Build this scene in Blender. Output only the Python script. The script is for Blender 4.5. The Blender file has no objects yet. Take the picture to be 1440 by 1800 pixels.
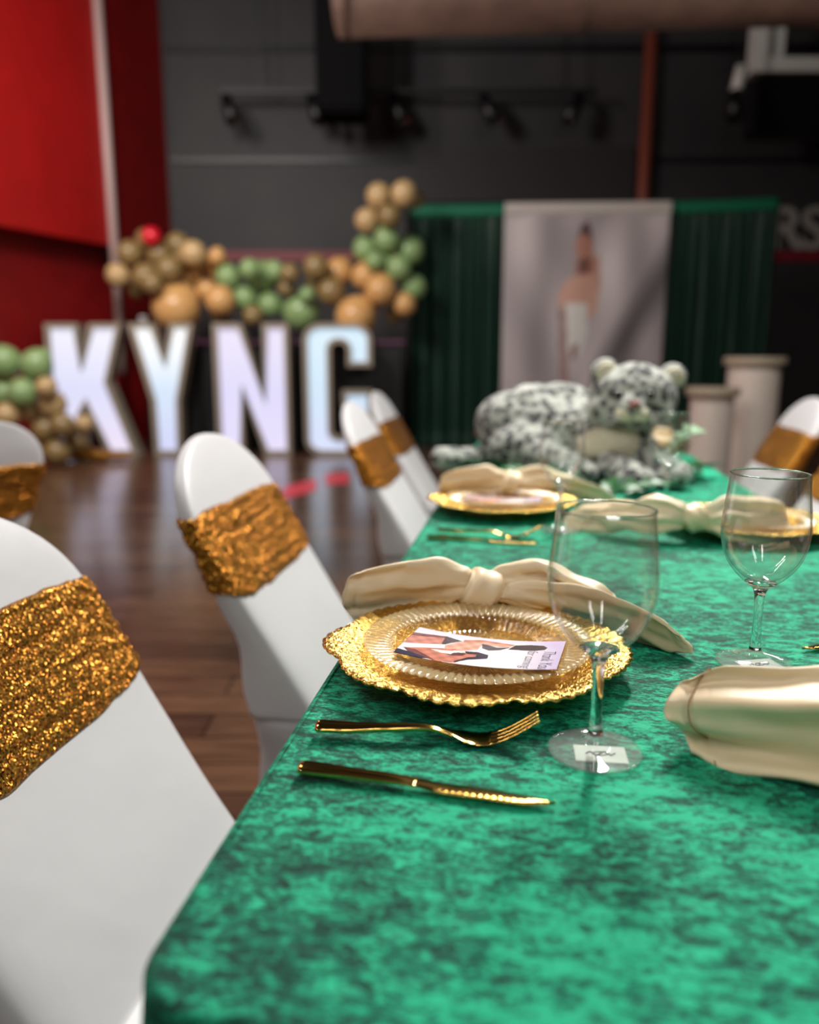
import bpy, bmesh, math, random
from mathutils import Vector, Matrix, noise, geometry
PI = math.pi
R = math.radians
SC = bpy.context.scene
COL = SC.collection

# ------------------------------------------------------------------ camera
FPX, PITCH, CAMZ = 1380.0, R(11), 1.07
cam_d = bpy.data.cameras.new('camera')
cam = bpy.data.objects.new('camera', cam_d); COL.objects.link(cam)
cam.location = (0, 0, CAMZ); cam.rotation_euler = (PI/2 - PITCH, 0, 0)
cam_d.sensor_fit = 'HORIZONTAL'; cam_d.sensor_width = 36
cam_d.lens = FPX/1440*36
cam_d.clip_start = .02; cam_d.clip_end = 60
cam_d.dof.use_dof = True; cam_d.dof.focus_distance = .78; cam_d.dof.aperture_fstop = 2.9
SC.camera = cam

# ------------------------------------------------------------------ world and light
SC.view_settings.view_transform = 'Standard'
SC.view_settings.look = 'None'
SC.view_settings.gamma = 1
SC.view_settings.use_curve_mapping = False
SC.view_settings.exposure = 0.0
w = bpy.data.worlds.new('world'); SC.world = w; w.use_nodes = True
w.node_tree.nodes['Background'].inputs[0].default_value = (1, .96, .92, 1)
w.node_tree.nodes['Background'].inputs[1].default_value = .12

def lamp(loc, target, sx, sy, power, col=(1, .965, .92)):  # unseen area lamps: inferred ceiling fluorescents plus added fills
    d = bpy.data.lights.new('offscreen_lamp', 'AREA'); d.shape = 'RECTANGLE'
    d.size = sx; d.size_y = sy; d.energy = power; d.color = col
    o = bpy.data.objects.new('offscreen_lamp', d); COL.objects.link(o)
    o.location = loc
    o.rotation_euler = (Vector(target) - Vector(loc)).to_track_quat('-Z', 'Y').to_euler()
    return o
lamp((.80, 2.62, 2.9), (.35, .9, .75), .18, 1.2, 112)         # row of fluorescents over the far half of the table
lamp((2.1, 2.2, 3.1), (.35, 1.0, .75), .08, 1.2, 16)
lamp((-1.9, 1.6, 3.2), (-.6, 1.3, .6), .10, 1.4, 30)
lamp((-.4, -1.3, 3.0), (.1, 1.2, .75), .16, 1.6, 15)  # added soft fill from behind the camera
lamp((.8, -1.3, 3.0), (.1, 1.2, .75), .16, 1.6, 15)  # second added fill behind the camera
lamp((-2.2, 5.6, 4.2), (-1.6, 9.0, 1.6), .5, 1.5, 130)
lamp((1.6, 3.2, 3.6), (1.9, 8.5, 1.0), .4, 1.5, 60)  # added front fill towards the pedestals
lamp((-4.2, 4.4, 4.8), (-5.0, 8.0, 3.2), .6, 1.2, 150, (1, .92, .86))

# ------------------------------------------------------------------ helpers
def at(x, y, Y=None, z=None):
    """point of the world on the sight line of a pixel, at distance Y or height z"""
    a, b = (x-720)/FPX, (900-y)/FPX
    d = Vector((a, math.cos(PITCH)+b*math.sin(PITCH), -math.sin(PITCH)+b*math.cos(PITCH)))
    k = Y/d.y if Y is not None else (z-CAMZ)/d.z
    return Vector((0, 0, CAMZ)) + d*k

def tag(o, label=None, cat=None, group=None, kind=None):
    if label: o['label'] = label
    if cat: o['category'] = cat
    if group: o['group'] = group
    if kind: o['kind'] = kind
    return o

def empty(name, loc, rz=0):
    o = bpy.data.objects.new(name, None); COL.objects.link(o)
    o.location = loc; o.rotation_euler = (0, 0, rz); o.empty_display_size = .05
    return o

def obj(name, me, mat=None, parent=None, smooth=True, loc=None):
    if isinstance(me, bmesh.types.BMesh):
        m = bpy.data.meshes.new(name); me.to_mesh(m); me.free(); me = m
    o = bpy.data.objects.new(name, me); COL.objects.link(o)
    if mat and not me.materials: me.materials.append(mat)
    if smooth:
        for p in me.polygons: p.use_smooth = True
    if parent: o.parent = parent
    if loc is not None: o.location = loc
    return o

def copy_tree(o, parent=None):
    c = o.copy(); COL.objects.link(c); c.parent = parent
    for ch in list(KIDS(o)): copy_tree(ch, c)
    return c
def KIDS(o):
    return [x for x in bpy.data.objects if x.parent == o]

def bm_box(bm, x0, x1, y0, y1, z0, z1, M=None):
    vs = [bm.verts.new((x, y, z)) for x in (x0, x1) for y in (y0, y1) for z in (z0, z1)]
    if M is not None:
        for v in vs: v.co = M @ v.co
    for f in ((0,1,3,2),(4,6,7,5),(0,4,5,1),(2,3,7,6),(0,2,6,4),(1,5,7,3)):
        bm.faces.new([vs[i] for i in f])
    return vs

def box(name, x0, x1, y0, y1, z0, z1, mat, parent=None, bev=0, M=None):
    bm = bmesh.new(); bm_box(bm, x0, x1, y0, y1, z0, z1, M)
    if bev:
        bmesh.ops.bevel(bm, geom=bm.edges[:], offset=bev, segments=2, affect='EDGES')
    bmesh.ops.recalc_face_normals(bm, faces=bm.faces)
    return obj(name, bm, mat, parent, smooth=False)

def grid_mesh(rows, closed=False, cap0=False, cap1=False):
    """rows: list of equally long point lists"""
    n = len(rows[0]); vs = [tuple(p) for r in rows for p in r]; fs = []
    for i in range(len(rows)-1):
        for j in range(n if closed else n-1):
            k = (j+1) % n
            fs.append((i*n+j, i*n+k, (i+1)*n+k, (i+1)*n+j))
    if cap0: fs.append(tuple(reversed(range(n))))
    if cap1: fs.append(tuple(range((len(rows)-1)*n, len(rows)*n)))
    me = bpy.data.meshes.new('m'); me.from_pydata(vs, [], fs); me.update()
    bm = bmesh.new(); bm.from_mesh(me); bmesh.ops.recalc_face_normals(bm, faces=bm.faces)
    bm.to_mesh(me); bm.free()
    return me

def lathe(prof, n=64):
    rows = [[(r*math.cos(2*PI*j/n), r*math.sin(2*PI*j/n), z) for j in range(n)] for r, z in prof]
    me = grid_mesh(rows, closed=True, cap0=prof[0][0] > 1e-5 and False, cap1=False)
    bm = bmesh.new(); bm.from_mesh(me); bmesh.ops.remove_doubles(bm, verts=bm.verts, dist=1e-6)
    bmesh.ops.recalc_face_normals(bm, faces=bm.faces); bm.to_mesh(me); bm.free()
    return me

def tube(pts, rad, n=8, caps=True):
    rows = []
    for i, p in enumerate(pts):
        p = Vector(p); q0 = Vector(pts[max(0, i-1)]); q1 = Vector(pts[min(len(pts)-1, i+1)])
        t = (q1-q0).normalized()
        a = t.cross(Vector((0, 0, 1)))
        if a.length < .05: a = t.cross(Vector((0, 1, 0)))
        a.normalize(); b = t.cross(a)
        r = rad[i] if isinstance(rad, (list, tuple)) else rad
        rows.append([p + (a*math.cos(2*PI*j/n) + b*math.sin(2*PI*j/n))*r for j in range(n)])
    return grid_mesh(rows, closed=True, cap0=caps, cap1=caps)

def blob(balls, voxel=.01, smooth=4):
    """ellipsoids (centre, radii) fused into one continuous surface"""
    bm = bmesh.new()
    for c, r in balls:
        if not isinstance(r, (tuple, list)): r = (r, r, r)
        M = Matrix.Translation(c) @ Matrix.Diagonal((*r, 1))
        bmesh.ops.create_icosphere(bm, subdivisions=3, radius=1, matrix=M)
    me = bpy.data.meshes.new('b'); bm.to_mesh(me); bm.free()
    o = bpy.data.objects.new('tmp', me); COL.objects.link(o)
    m = o.modifiers.new('r', 'REMESH'); m.mode = 'VOXEL'; m.voxel_size = voxel
    s = o.modifiers.new('s', 'SMOOTH'); s.iterations = smooth; s.factor = .6
    dg = bpy.context.evaluated_depsgraph_get()
    out = bpy.data.meshes.new_from_object(o.evaluated_get(dg))
    bpy.data.objects.remove(o)
    return out

def chain(p, q, r0, r1, n=6):
    p, q = Vector(p), Vector(q)
    return [(p.lerp(q, i/n), r0+(r1-r0)*i/n) for i in range(n+1)]

def interp(tab, s):
    if s <= tab[0][0]: return tab[0][1]
    for (a, u), (b, v) in zip(tab, tab[1:]):
        if s <= b:
            k = (s-a)/(b-a); k = k*k*(3-2*k)
            return u+(v-u)*k
    return tab[-1][1]

# ------------------------------------------------------------------ materials
def srgb(r, g, b):
    f = lambda c: (c/255/12.92) if c/255 <= .04045 else ((c/255+.055)/1.055)**2.4
    return (f(r), f(g), f(b), 1)

def mat(name, col=(.8,.8,.8,1), rough=.5, metal=0, **kw):
    m = bpy.data.materials.new(name); m.use_nodes = True
    b = m.node_tree.nodes['Principled BSDF']
    b.inputs['Base Color'].default_value = col
    b.inputs['Roughness'].default_value = rough
    b.inputs['Metallic'].default_value = metal
    for k, v in kw.items():
        b.inputs[k.replace('_', ' ')].default_value = v
    return m
def nodes(m):
    t = m.node_tree
    return t, t.nodes['Principled BSDF'], (lambda ty: t.nodes.new(ty)), t.links.new
def coords(m, scale=(1,1,1), rot=(0,0,0), kind='Object'):
    t, b, N, L = nodes(m)
    c = N('ShaderNodeTexCoord'); mp = N('ShaderNodeMapping')
    mp.inputs['Scale'].default_value = scale; mp.inputs['Rotation'].default_value = rot
    L(c.outputs[kind], mp.inputs[0]); return mp.outputs[0]
def noise_node(m, vec, scale, detail=4, rough=.55, dist=0):
    t, b, N, L = nodes(m)
    n = N('ShaderNodeTexNoise'); n.inputs['Scale'].default_value = scale
    n.inputs['Detail'].default_value = detail; n.inputs['Roughness'].default_value = rough
    n.inputs['Distortion'].default_value = dist
    L(vec, n.inputs['Vector']); return n
def ramp(m, src, stops, interp_='LINEAR'):
    t, b, N, L = nodes(m)
    r = N('ShaderNodeValToRGB'); r.color_ramp.interpolation = interp_
    while len(r.color_ramp.elements) < len(stops): r.color_ramp.elements.new(.5)
    for e, (p, c) in zip(r.color_ramp.elements, stops):
        e.position = p; e.color = c
    L(src, r.inputs[0]); return r.outputs[0]
def bump(m, src, strength, dist, prev=None):
    t, b, N, L = nodes(m)
    n = N('ShaderNodeBump'); n.inputs['Strength'].default_value = strength
    n.inputs['Distance'].default_value = dist
    L(src, n.inputs['Height'])
    if prev is not None: L(prev, n.inputs['Normal'])
    L(n.outputs[0], b.inputs['Normal']); return n.outputs[0]
def g(v): return (v, v, v, 1)

def noisy(name, c0, c1, scale, rough=.6, bs=.2, bd=.002, stretch=(1,1,1), lo=.35, hi=.65, **kw):
    m = mat(name, c0, rough, **kw); t, b, N, L = nodes(m)
    v = coords(m, stretch); n = noise_node(m, v, scale)
    L(ramp(m, n.outputs[0], [(lo, c0), (hi, c1)]), b.inputs['Base Color'])
    if bs: bump(m, n.outputs[0], bs, bd)
    return m

# crushed velvet: the pile lies in patches of two tones
def velvet(name, dark, mid, light, sc=1.0):
    m = mat(name, mid, .55); t, b, N, L = nodes(m)
    v = coords(m, (.5, 1, 1))
    n1 = noise_node(m, v, 84*sc, 10, .76, .6)
    n2 = noise_node(m, v, 9*sc, 4, .6, .4)
    n3 = noise_node(m, coords(m, (.45, 1, 1)), 480*sc, 3, .7, .3)
    a = N('ShaderNodeMath'); a.operation = 'MULTIPLY_ADD'; a.inputs[1].default_value = .40
    L(n2.outputs[0], a.inputs[0]); L(n1.outputs[0], a.inputs[2])
    a2 = N('ShaderNodeMath'); a2.operation = 'MULTIPLY_ADD'; a2.inputs[1].default_value = .5
    L(n3.outputs[0], a2.inputs[0]); L(a.outputs[0], a2.inputs[2])
    # the sum runs past 1: halve it for the ramp
    h = N('ShaderNodeMath'); h.operation = 'MULTIPLY'; h.inputs[1].default_value = .5; L(a2.outputs[0], h.inputs[0])
    L(ramp(m, h.outputs[0], [(.42, dark), (.472, mid), (.515, light)]), b.inputs['Base Color'])
    b.inputs['Sheen Weight'].default_value = .25; b.inputs['Sheen Roughness'].default_value = .35
    b.inputs['Sheen Tint'].default_value = light
    b.inputs['Specular IOR Level'].default_value = .25
    nb = bump(m, n1.outputs[0], .55, .006)
    bump(m, n3.outputs[0], .5, .0012, nb)
    return m
M_velvet = velvet('crushed_green_velvet', (.000, .035, .024, 1), (.003, .20, .115, 1), (.022, .56, .30, 1))
M_curtain = noisy('green_curtain', srgb(0, 36, 24), srgb(2, 54, 38), 12, .6, .2, .003, (4, 4, .3))
M_curtain_lit = mat('lit_green_curtain_hem', srgb(10, 110, 78), .5)  # light on the rod pocket put into a lighter green

def spandex():
    m = mat('white_spandex', srgb(208, 206, 208), .42); t, b, N, L = nodes(m)
    b.inputs['Sheen Weight'].default_value = .15
    n = noise_node(m, coords(m, (1, 1, 1)), 5, 3)
    n2 = noise_node(m, coords(m, (1, 1, 1)), 900, 1)
    nb = bump(m, n.outputs[0], .22, .02)
    bump(m, n2.outputs[0], .08, .0005, nb)
    return m
M_white = spandex()

def sequins():
    m = mat('gold_sequins', srgb(186, 118, 28), .33, .85); t, b, N, L = nodes(m)
    v = coords(m)
    vo = N('ShaderNodeTexVoronoi'); vo.inputs['Scale'].default_value = 430; L(v, vo.inputs['Vector'])
    ge = N('ShaderNodeNewGeometry')
    s = N('ShaderNodeVectorMath'); s.operation = 'SUBTRACT'; s.inputs[1].default_value = (.5, .5, .5)
    L(vo.outputs['Color'], s.inputs[0])
    k = N('ShaderNodeVectorMath'); k.operation = 'SCALE'; k.inputs['Scale'].default_value = 1.5
    L(s.outputs[0], k.inputs[0])
    a = N('ShaderNodeVectorMath'); a.operation = 'ADD'; L(k.outputs[0], a.inputs[0]); L(ge.outputs['Normal'], a.inputs[1])
    nn = N('ShaderNodeVectorMath'); nn.operation = 'NORMALIZE'; L(a.outputs[0], nn.inputs[0])
    L(nn.outputs[0], b.inputs['Normal'])
    sp = N('ShaderNodeSeparateXYZ'); L(vo.outputs['Color'], sp.inputs[0])
    L(ramp(m, sp.outputs[0], [(0, srgb(104, 56, 12)), (.5, srgb(180, 110, 30)), (1, srgb(238, 178, 76))]), b.inputs['Base Color'])
    return m
M_sequin = sequins()

def gold(name, col, rough, bs=0, sc=200, bd=.001):
    m = mat(name, col, rough, 1)
    if bs:
        n = noise_node(m, coords(m), sc, 3, .6, .4); bump(m, n.outputs[0], bs, bd)
    return m
M_charger = gold('hammered_gold', srgb(226, 188, 102), .24, 1.0, 170, .0032)
M_cutlery = gold('polished_gold', srgb(222, 180, 98), .13)
M_glass = mat('clear_glass', (1, 1, 1, 1), 0, 0, Transmission_Weight=1.0, IOR=1.45)
M_plate = mat('clear_gold_plastic', (1, .96, .86, 1), .12, 0, Transmission_Weight=1.0, IOR=1.42)
def thin(name, tint, rough, body, fac, edge, f0=.045, f1=.75):
    m = mat(name, body, .3); t, b, N, L = nodes(m)
    out = t.nodes['Material Output']
    tr = N('ShaderNodeBsdfTransparent'); tr.inputs[0].default_value = tint
    gl_ = N('ShaderNodeBsdfGlossy'); gl_.inputs['Roughness'].default_value = rough
    lw = N('ShaderNodeLayerWeight'); lw.inputs[0].default_value = .5
    fr = N('ShaderNodeMapRange'); pw = N('ShaderNodeMath'); pw.operation = 'POWER'; pw.inputs[1].default_value = 4.0
    L(lw.outputs['Facing'], pw.inputs[0]); L(pw.outputs[0], fr.inputs[0]); fr.inputs[3].default_value = f0; fr.inputs[4].default_value = f1
    c = ramp(m, lw.outputs['Facing'], [(.0, tint), (.75, tint), (1, edge)]); L(c, tr.inputs[0])
    m1 = N('ShaderNodeMixShader'); m1.inputs[0].default_value = fac; L(tr.outputs[0], m1.inputs[1]); L(b.outputs[0], m1.inputs[2])
    m2 = N('ShaderNodeMixShader'); L(fr.outputs[0], m2.inputs[0]); L(m1.outputs[0], m2.inputs[1]); L(gl_.outputs[0], m2.inputs[2])
    L(m2.outputs[0], out.inputs[0]); return m
M_bowl = thin('thin_clear_glass', (.985, .99, .985, 1), .0, (.9, .92, .88, 1), .025, (.58, .60, .55, 1), .05, .9)
M_platerim = thin('ribbed_frosted_plastic', (.99, .95, .86, 1), .16, srgb(240, 218, 165), .30, (.9, .82, .6, 1))
M_clearplate = thin('thin_gold_tinted_plastic', (.99, .95, .86, 1), .08, srgb(238, 214, 160), .04, (.9, .82, .6, 1))
M_foot = thin('thick_clear_glass_foot', (.93, .96, .94, 1), .02, (.92, .95, .92, 1), .09, (.6, .66, .62, 1), .07, .9)
M_felt = mat('matt_black_felt', srgb(16, 16, 17), .95, Specular_IOR_Level=.1)
M_napkin = noisy('cream_satin', srgb(246, 222, 180), srgb(250, 230, 194), 6, .42, .12, .01, Sheen_Weight=.2)
M_stitch = mat('tan_stitching', srgb(170, 140, 100), .7)
M_paper = mat('white_paper', srgb(235, 235, 228), .5)
M_ink = mat('grey_ink', srgb(110, 100, 112), .6)
M_black = mat('black_paint', srgb(22, 22, 24), .5)
M_blackm = mat('black_metal', srgb(14, 14, 15), .4)
M_wallred = noisy('red_wall_paint', srgb(168, 12, 10), srgb(158, 10, 8), 3, .55, .05, .002)
M_redlow = noisy('deep_red_wall_paint', srgb(134, 6, 8), srgb(124, 5, 7), 3, .55, .05, .002)
M_light = mat('greige_wall_paint', srgb(150, 146, 140), .7)
M_wallblack = noisy('charcoal_wall_paint', srgb(40, 38, 41), srgb(50, 47, 47), 1.2, .6, .05, .002)
M_stripe = mat('red_stripe_paint', srgb(120, 10, 30), .5)
M_lettergrey = mat('grey_letter_paint', srgb(150, 146, 140), .5)
M_duct = noisy('brown_duct_paint', srgb(104, 78, 66), srgb(88, 66, 56), 5, .55, .1, .004)
M_pipe = mat('rust_red_pipe_paint', srgb(134, 66, 50), .5)
M_conduit = mat('grey_conduit', srgb(188, 160, 156), .5)
M_whitemetal = mat('white_metal', srgb(222, 222, 216), .4)
M_frame = mat('warm_grey_letter_frame', srgb(158, 146, 130), .5)
M_ped = mat('ivory_pedestal', srgb(226, 212, 200), .5)
M_pedtop = mat('beige_pedestal_top', srgb(176, 160, 138), .6)
M_leaf = noisy('leaf_green', srgb(18, 74, 30), srgb(30, 96, 42), 30, .45, .1, .001)
M_leaf2 = noisy('eucalyptus_green', srgb(104, 150, 108), srgb(130, 172, 130), 30, .55, .1, .001)
M_redpatch = mat('red_floor_patch', srgb(214, 30, 50), .4)

def floor_mat():
    m = mat('dark_wood_floor', srgb(84, 58, 44), .16); t, b, N, L = nodes(m)
    v = coords(m)
    br = N('ShaderNodeTexBrick'); L(v, br.inputs['Vector'])
    br.inputs['Scale'].default_value = 1; br.inputs['Brick Width'].default_value = 1.2
    br.inputs['Row Height'].default_value = .15; br.inputs['Mortar Size'].default_value = .004
    br.inputs['Color1'].default_value = srgb(112, 80, 60); br.inputs['Color2'].default_value = srgb(82, 56, 45)
    br.inputs['Mortar'].default_value = srgb(24, 15, 12)
    n = noise_node(m, coords(m, (1.2, 9, 1)), 3, 6, .6, .6)
    mx = N('ShaderNodeMix'); mx.data_type = 'RGBA'; mx.blend_type = 'MULTIPLY'; mx.inputs[0].default_value = .75
    L(br.outputs[0], mx.inputs[6])
    L(ramp(m, n.outputs[0], [(.3, g(.42)), (.7, g(1.25))]), mx.inputs[7])
    L(mx.outputs[2], b.inputs['Base Color'])
    L(ramp(m, n.outputs[0], [(.3, g(.14)), (.7, g(.26))]), b.inputs['Roughness'])
    bump(m, n.outputs[0], .12, .003)
    return m
M_floor = floor_mat()

def fur():
    m = mat('snow_leopard_fur', (.7, .7, .68, 1), .9); t, b, N, L = nodes(m)
    v = coords(m)
    w_ = noise_node(m, v, 26, 3)
    ad = N('ShaderNodeVectorMath'); ad.operation = 'MULTIPLY_ADD'
    ad.inputs[1].default_value = (.03, .03, .03); L(w_.outputs['Color'], ad.inputs[0]); L(v, ad.inputs[2])
    vo = N('ShaderNodeTexVoronoi'); vo.inputs['Scale'].default_value = 40; L(ad.outputs[0], vo.inputs['Vector'])
    # open rosettes: dark ring, paler heart
    L(ramp(m, vo.outputs['Distance'], [(.0, srgb(92, 92, 92)), (.22, srgb(44, 45, 48)), (.38, srgb(56, 57, 59)), (.52, srgb(166, 170, 162)), (1, srgb(200, 202, 192))]), b.inputs['Base Color'])
    n = noise_node(m, v, 220, 3); bump(m, n.outputs[0], 1, .006)
    b.inputs['Sheen Weight'].default_value = .3
    return m
M_fur = fur()
M_cream = noisy('cream_plush', srgb(214, 206, 180), srgb(226, 220, 198), 160, .9, .6, .004)
M_pink = mat('pink_nose_felt', srgb(150, 100, 96), .8)
M_eye = mat('dark_glass_eye', srgb(16, 18, 20), .1)
M_ribbon = mat('lilac_ribbon', srgb(176, 176, 204), .4)

def emit(name, col, strength):
    m = mat(name, (.8, .8, .8, 1), .5); t, b, N, L = nodes(m)
    b.inputs['Emission Color'].default_value = col; b.inputs['Emission Strength'].default_value = strength
    return m
def led_face(name, c_bot, c_mid, c_top, strength):
    m = mat(name, (.35, .35, .36, 1), .5); t, b, N, L = nodes(m)
    c = N('ShaderNodeTexCoord'); s = N('ShaderNodeSeparateXYZ'); L(c.outputs['Generated'], s.inputs[0])
    L(ramp(m, s.outputs[2], [(.05, c_bot), (.5, c_mid), (.92, c_top)]), b.inputs['Emission Color'])
    b.inputs['Emission Strength'].default_value = strength
    return m
def vcol_mat(name, rough=.45):
    m = mat(name, (1, 1, 1, 1), rough); t, b, N, L = nodes(m)
    a = N('ShaderNodeVertexColor'); a.layer_name = 'print'; L(a.outputs[0], b.inputs['Base Color'])
    return m

# ------------------------------------------------------------------ the room
BACK = 11.5
CX, CY = -3.33, BACK                        # corner of the red wall and the charcoal wall
box('floor', -14, 9, -5, BACK+.1, -.1, 0, M_floor)['kind'] = 'structure'
box('ceiling', -14, 9, -5, BACK+.1, 6.2, 6.3, M_black)['kind'] = 'structure'
box('wall_back', CX-.3, 9, BACK, BACK+.15, 0, 6.2, M_wallblack)['kind'] = 'structure'
dirL = Vector((-.405, -1, 0)).normalized()
nrm = Vector((dirL.y, -dirL.x, 0))*-1       # towards the room
if nrm.x < 0: nrm = -nrm
def wall_slab(name, s0, s1, off, th, z0, z1, m):
    p = Vector((CX, CY, 0)) + dirL*s0 + nrm*off; q = Vector((CX, CY, 0)) + dirL*s1 + nrm*off
    bm = bmesh.new(); b = -nrm*th
    ps = [p, q, q+b, p+b]
    lo = [bm.verts.new((v.x, v.y, z0)) for v in ps]; hi = [bm.verts.new((v.x, v.y, z1)) for v in ps]
    bm.faces.new(lo[::-1]); bm.faces.new(hi)
    for i in range(4): bm.faces.new((lo[i], lo[(i+1) % 4], hi[(i+1) % 4], hi[i]))
    bmesh.ops.recalc_face_normals(bm, faces=bm.faces)
    o = obj(name, bm, m, smooth=False); o['kind'] = 'structure'; return o
wall_slab('wall_left', -.1, 16, 0, .15, 0, 6.2, M_redlow)
wall_slab('trim_1', 1.55, 16, .34, .34, 2.42, 6.2, M_wallred)['label'] = 'bright red bulkhead over the lower red wall'
box('wall_right', 8.85, 9, -5, BACK, 0, 6.2, M_light)['kind'] = 'structure'
box('wall_front', -14, 9, -5.1, -5, 0, 6.2, M_light)['kind'] = 'structure'
box('trim_2', CX+.05, 8.9, BACK-.03, BACK, 2.42, 2.56, M_stripe)['kind'] = 'structure'
box('trim_3', CX+.05, 8.9, BACK-.04, BACK, 3.72, 3.78, M_blackm)['kind'] = 'structure'
box('trim_4', CX+.05, 8.9, BACK-.05, BACK, 5.1, 5.2, M_blackm)['kind'] = 'structure'

pc = Vector((CX, CY, 0)) + dirL*1.55 + nrm*.37
o = obj('conduit_pipe', tube([(pc.x, pc.y, 0.9), (pc.x, pc.y, 6.1)], .055, 12), M_conduit)
tag(o, 'pale grey vertical conduit on the end of the red bulkhead', 'pipe')
p = at(1140, 200, Y=11.3)
o = obj('standpipe', tube([(p.x, 11.35, 0), (p.x, 11.35, 5.6)], .085, 12), M_pipe)
tag(o, 'rust red vertical pipe rising behind the photo banner', 'pipe')
# big duct
d = empty('ceiling_duct', (1.4, 6.2, 3.72))
obj('duct_body', tube([(-1.93, .1, -.03), (6, -.38, -.02)], .3, 28), M_duct, d)
for k in range(4):
    x = -1.85+k*1.7
    obj('duct_band', tube([(x-.02, .1-(x+1.93)*.06, -.03), (x+.02, .1-(x+1.93)*.06, -.03)], .31, 28), M_duct, d)
tag(d, 'fat round brown duct crossing the top right under the ceiling', 'duct')
for px in (700, 1240):
    q = at(px, 0, Y=6.2)
# lighting track with spot heads
tr = empty('lighting_track', (at(700, 165, Y=11).x, 11, at(700, 165, Y=11).z))
za = at(700, 165, Y=11)
x0, x1 = at(390, 165, Y=11).x-za.x, at(1050, 165, Y=11).x-za.x
box('track_rail', x0, x1, -.03, .03, .0, .06, M_blackm, tr)
for x in (x0+.5, 0, x1-.4):
    box('hanger_rod', x-.012, x+.012, -.012, .012, .06, 6.2-za.z, M_blackm, tr)
tag(tr, 'long black lighting track hanging along the charcoal wall', 'track')
names = ['leftmost', 'second from left', 'third from left', 'fourth from left', 'fifth from left']
for (px, hl), nm in zip([(400, 0), (550, 0), (695, 0), (855, 0), (1015, 1)], names):
    q = at(px, 165, Y=11)
    s = empty('spotlight', (q.x, 11, q.z))
    obj('bracket', tube([(0, 0, 0), (0, 0, -.1)], .02, 8), M_blackm, s)
    t_ = .09 if px < 1000 else -.13
    obj('lamp_head', tube([(-t_*.4, .05, -.0), (0, -.02, -.12), (t_, -.14, -.36)], [.06, .085, .1], 14), M_blackm, s)
    obj('lens', tube([(t_, -.141, -.361), (t_*1.02, -.146, -.366)], .08, 14), M_glass, s)
    tag(s, 'small black spotlight, %s on the lighting track' % nm, 'spotlight', 'spotlights on the track')
q = at(1295, 150, Y=9.9)
s = empty('spotlight', (q.x, 9.9, q.z))
obj('bracket', tube([(0, 0, 2.0), (0, 0, .1)], .018, 8), M_blackm, s)
obj('lamp_head', tube([(-.03, -.1, -.38), (0, 0, -.08)], [.1, .08], 14), M_blackm, s)
tag(obj('mounting_sleeve', tube([(0, 0, -.08), (.05, 0, .2)], .07, 14), M_whitemetal, s), 'white sleeve')
tag(s, 'lone spotlight with white sleeve, right of the rust pipe', 'spotlight')
# wall projector under white bracket, top right
q = at(1395, 130, Y=10.4)
pb = empty('projector_screen_case', (q.x, 10.4, q.z))
tag(box('shelf', -.55, 2.2, -.15, .15, -.02, .14, M_whitemetal, pb), 'white shelf')
tag(box('bracket', -.52, -.38, -.15, .15, .14, .86, M_whitemetal, pb), 'white upright bracket')
tag(box('bracket', -.30, -.18, -.1, .1, .14, .98, M_whitemetal, pb), 'white upright bracket')
tag(box('case', -.5, 2.2, -.2, .2, -.72, -.06, M_blackm, pb, bev=.03), 'black case')
tag(pb, 'black equipment case under a white shelf, top right on the wall', 'equipment')
# black hanging speaker near the duct end
q = at(602, 90, Y=10.3)
sp = empty('hanging_speaker', (q.x, 10.3, q.z))
box('cabinet', -.3, .3, -.3, .3, -.75, .9, M_felt, sp, bev=.04)
box('grille', -.26, .26, -.315, -.3, -.7, .85, M_felt, sp, bev=.005)
obj('hanger_rod', tube([(0, 0, .9), (0, 0, 1.1)], .02, 8), M_blackm, sp)
tag(sp, 'tall black loudspeaker hanging left of the brown duct', 'speaker')
# wall boards (dark rectangles)
q = at(925, 305, Y=11.4)
tag(box('wall_panel', q.x-1.5, q.x+1.5, 11.44, 11.5, q.z-.36, q.z+.36, mat('dark_plum_panel', srgb(40, 34, 36), .6), bev=.01),
    'wide dark plum panel on the wall above the photo banner', 'panel')

# wall letters RS
def text_mesh(s, size, extrude, shear=0, offset=0, spacing=1):
    c = bpy.data.curves.new('t', 'FONT'); c.body = s; c.size = size; c.extrude = extrude
    c.shear = shear; c.offset = offset; c.space_character = spacing; c.resolution_u = 6
    o = bpy.data.objects.new('t', c); COL.objects.link(o)
    dg = bpy.context.evaluated_depsgraph_get()
    me = bpy.data.meshes.new_from_object(o.evaluated_get(dg)); bpy.data.objects.remove(o)
    return me
for ch, px in (('R', 1349), ('S', 1404)):
    q = at(px, 437, Y=11.46)
    me = text_mesh(ch, .80, .02, 0, .012)
    o = obj('wall_letter', me, M_lettergrey, smooth=False); o.location = (q.x, 11.47, q.z); o.rotation_euler = (PI/2, 0, 0)
    tag(o, 'large grey letter %s on the charcoal wall beside the green curtain' % ch, 'letter', 'grey letters on the wall')

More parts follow.
